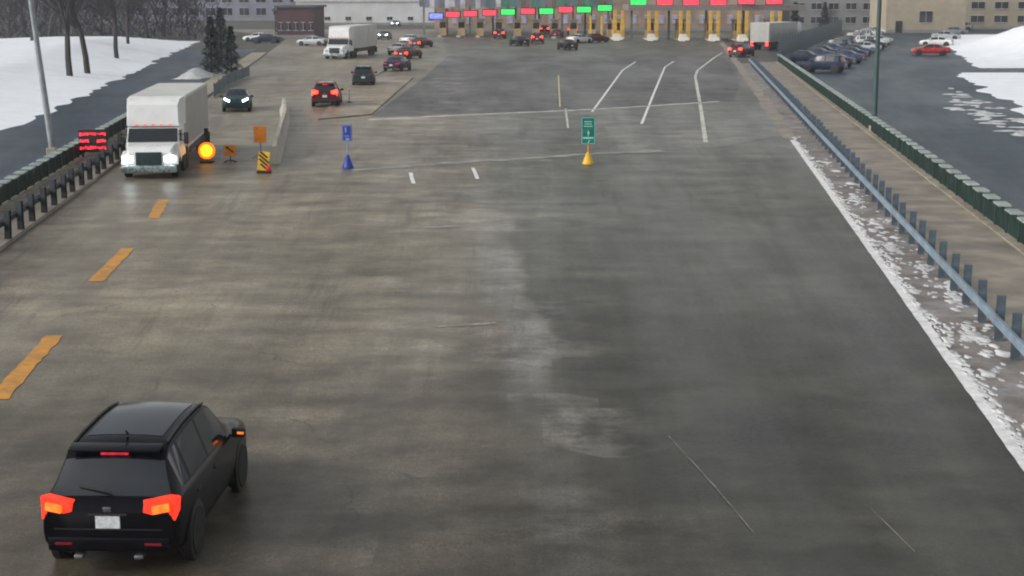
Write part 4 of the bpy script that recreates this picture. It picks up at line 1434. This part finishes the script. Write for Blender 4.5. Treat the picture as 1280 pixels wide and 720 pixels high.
# ------------------------------------------------------------------ trees
def bare_tree(seed, h):
    rnd = random.Random(seed)
    t = thing('bare_tree', 'tree', 'tree')
    tk, tw = MB(), MB()
    tw_n = [0]

    def limb(p, d, ln, r, lv):
        segs = 4 if lv < 2 else 3
        for i in range(segs):
            q_ = p + d * (ln / segs)
            r2 = r * (.86 if lv else .88)
            (tk if lv < 2 else tw).tube(p, q_, r, r2, 7 if lv < 2 else 4, False)
            d = (d + Vector((rnd.gauss(0, .13), rnd.gauss(0, .13), rnd.gauss(.04, .08)))).normalized()
            p, r = q_, r2
            if lv < 4 and (lv > 0 or i > 0):
                for _ in range(2 if lv else 2):
                    ax = Vector((rnd.gauss(0, 1), rnd.gauss(0, 1), rnd.uniform(-.1, .5))).normalized()
                    nd = (d * .75 + ax * .75).normalized()
                    limb(p, nd, ln * rnd.uniform(.45, .66), max(.012, r * .55), lv + 1)
    limb(Vector((0, 0, -.2)), Vector((rnd.gauss(0, .05), rnd.gauss(0, .05), 1)).normalized(), h * .62, h * .022, 0)
    tk.build('trunk', M['bark'], t)
    tw.build('crown', M['bark'], t)
    return t


protos = [bare_tree(s, h) for s, h in ((3, 13), (8, 15), (21, 11))]
tp = [(110, 97, 'bare tree, right one of the front pair in the snow'), (88, 101, 'bare tree, left one of the front pair in the snow'),
      (147, 80, 'bare tree behind the front pair in the snow'), (160, 66, 'bare tree at the far end of the snow field'),
      (40, 72, 'bare tree standing alone at the left of the snow field'), (12, 60, 'bare tree at the left edge behind the snow field'),
      (62, 55, 'bare tree at the back rim of the snow, left'), (100, 50, 'bare tree at the back rim of the snow, middle'),
      (128, 48, 'bare tree at the back rim of the snow, right'), (185, 50, 'bare tree by the road behind the white truck'),
      (205, 46, 'bare tree farther along the road behind the white truck'), (235, 44, 'bare tree left of the tall evergreens'),
      (30, 42, 'bare tree in the back row, leftmost'), (75, 40, 'bare tree in the back row, second from the left'),
      (118, 40, 'bare tree in the back row, third from the left'), (160, 40, 'bare tree in the back row, fourth from the left'),
      (198, 38, 'bare tree in the back row, fifth from the left'), (228, 36, 'bare tree in the back row, sixth from the left')]
for i, (px, py, lab) in enumerate(tp):
    o = protos[i] if i < 3 else copy_tree(protos[i % 3])
    o.name = 'bare_tree'
    tag(o, lab, 'tree', 'bare trees along the snow field')
    o.location = P(px, py); o.rotation_euler = (0, 0, (2.2, .4, 1.1, 5.0, 3.0, 4.1)[i % 6] + i * .35)
    s = random.uniform(.85, 1.2); o.scale = (s, s, s)


def evergreen(seed, h, r):
    rnd = random.Random(seed)
    t = thing('evergreen_tree', 'tree', 'tree')
    MB().tube((0, 0, -.1), (0, 0, h * .95), h * .02, .02, 8).build('trunk', M['bark'], t)
    mb = MB()
    for i in range(3200):
        z = h * (.06 + .94 * rnd.random() ** 1.15)
        lay = .72 + .28 * math.sin(z * 5.2 + rnd.gauss(0, .25))
        rad = r * (1 - z / h) ** .8 * lay * math.sqrt(rnd.uniform(.15, 1)) + .05
        a = rnd.uniform(0, 2 * PI)
        p = Vector((rad * math.cos(a), rad * math.sin(a), z - rad * .22))
        out = Vector((math.cos(a), math.sin(a), rnd.uniform(-.5, .25))).normalized()
        side = Vector((-math.sin(a), math.cos(a), rnd.uniform(-.4, .4))).normalized()
        l, w = rnd.uniform(.18, .42), rnd.uniform(.05, .12)
        mb.faces([p - side * w, p + out * l * .5 - side * w * .8, p + out * l, p + out * l * .5 + side * w * .8, p + side * w], [(0, 1, 2, 3, 4)])
    mb.build('crown', M['needle'], t)
    return t


ev = evergreen(5, 6.5, 1.6)
spots = [(265, 92, .85, 'tall dark evergreen, left of the pair behind the white truck'), (290, 94, .72, 'dark evergreen, right of the pair behind the white truck'),
         (277, 80, .95, 'dark evergreen standing just behind the evergreen pair'), (993, 48, .95, 'dark evergreen at the right end of the booth row'),
         (1030, 38, .9, 'dark evergreen rising over the screen fence'), (1046, 34, .8, 'dark evergreen just right of the one over the screen fence'),
         (1072, 30, .95, 'dark evergreen before the grey flat building'), (470, 25, .9, 'dark evergreen beside the far white truck')]
for i, (px, py, s, lab) in enumerate(spots):
    o = ev if i == 0 else copy_tree(ev)
    o.name = 'evergreen_tree'
    tag(o, lab, 'tree', 'dark evergreens')
    o.location = P(px, py); o.rotation_euler = (0, 0, i * 1.3); o.scale = (s,) * 3

# dark thicket behind the snow field
rs = random.Random(9)
mb = MB()
for i in range(5200):
    y = rs.uniform(252, 285)
    x = -(y * .355) + rs.random() * (y * .355 - 52)
    top = 6.5 + 2.6 * mn.noise(Vector((x * .09, y * .05, 2)))
    z = rs.uniform(0, 1) ** 1.1 * top
    d = Vector((rs.gauss(0, .5), rs.gauss(0, .5), rs.uniform(.4, 1))).normalized()
    ln, wd = rs.uniform(.8, 2.2), rs.uniform(.03, .09)
    sd_ = d.cross(Vector((rs.gauss(0, 1), rs.gauss(0, 1), .2))).normalized() * wd
    p = Vector((x, y, z))
    mb.faces([p - sd_, p + sd_, p + d * ln + sd_ * .3, p + d * ln - sd_ * .3], [(0, 1, 2, 3)])
tag(mb.build('thicket', M['twig']), 'dense dark thicket of bare brush behind the snow field', kind='stuff')

# far wooded rise
mb = MB()
N = 90
lo, hi, bk = [], [], []
for i in range(N + 1):
    x = -420 + 900 * i / N
    y = 520 + 30 * math.sin(i * .21)
    z = 15 + 4.5 * mn.fractal(Vector((x * .02, 1.7, 0)), 1, 2, 4)
    lo.append(mb.bm.verts.new((x, y, 0))); hi.append(mb.bm.verts.new((x, y + 25, z))); bk.append(mb.bm.verts.new((x, y + 160, 0)))
for i in range(N):
    mb.bm.faces.new((lo[i], lo[i + 1], hi[i + 1], hi[i])); mb.bm.faces.new((hi[i], hi[i + 1], bk[i + 1], bk[i]))
tag(mb.build('hills', M['hill']), 'low bare wooded rise behind the plaza', kind='structure')

# ------------------------------------------------------------------ moist winter air
mb = MB()
mb.box((0, 1750, 15), (5400, 3800, 32))
hm = bpy.data.materials.new('haze_air')
hm.use_nodes = True
hn = hm.node_tree
hn.nodes.remove(hn.nodes['Principled BSDF'])
pv = hn.nodes.new('ShaderNodeVolumePrincipled')
pv.inputs['Color'].default_value = (.82, .86, .92, 1)
pv.inputs['Density'].default_value = .00033
hn.links.new(pv.outputs[0], hn.nodes['Material Output'].inputs['Volume'])
hz = mb.build('haze', hm)
tag(hz, 'thin moist winter haze over the whole plaza', kind='stuff')

# ------------------------------------------------------------------ light
w = bpy.data.worlds.new('World')
scn.world = w
w.use_nodes = True
nt = w.node_tree
q = NT(nt)
sky = q.new('ShaderNodeTexSky', sky_type='NISHITA')
sky.sun_disc = False
ELEV, AZ = R(30), R(-115)          # veiled sun to the left, behind cloud
sky.sun_elevation = ELEV
sky.sun_rotation = AZ
sky.dust_density = 4.0
sky.air_density = 1.4
hs = q.new('ShaderNodeHueSaturation')
hs.inputs['Saturation'].default_value = .18
q.link(sky.outputs[0], hs.inputs['Color'])
bg = nt.nodes['Background']
# sky gradient added for the road reflections: darker overhead, paler towards the horizon
gz = q.new('ShaderNodeSeparateXYZ')
q.link(q.new('ShaderNodeTexCoord').outputs['Generated'], gz.inputs[0])
sc_ = q.new('ShaderNodeVectorMath', operation='SCALE')
q.link(hs.outputs[0], sc_.inputs[0])
q.link(q.ramp(gz.outputs[2], .02, .24, 1.85, .82), sc_.inputs['Scale'])
q.link(sc_.outputs[0], bg.inputs['Color'])
bg.inputs['Strength'].default_value = .15
sd = bpy.data.lights.new('sun', 'SUN')
sd.energy = .8
sd.angle = R(25)
sd.color = (1, .97, .92)
so = bpy.data.objects.new('sun', sd)
COL.objects.link(so)
so.rotation_euler = (PI / 2 - ELEV, 0, -AZ + PI) if False else Vector((-math.sin(AZ) * math.cos(ELEV), -math.cos(AZ) * math.cos(ELEV), -math.sin(ELEV))).to_track_quat('-Z', 'Y').to_euler()

vs = scn.view_settings
vs.view_transform = 'Standard'
vs.look = 'None'
vs.gamma = 1
vs.use_curve_mapping = False
vs.exposure = 0.22
scn.render.engine = 'CYCLES'
scn.cycles.use_denoising = True
scn.cycles.filter_width = 2.0
scn.cycles.max_bounces = 6
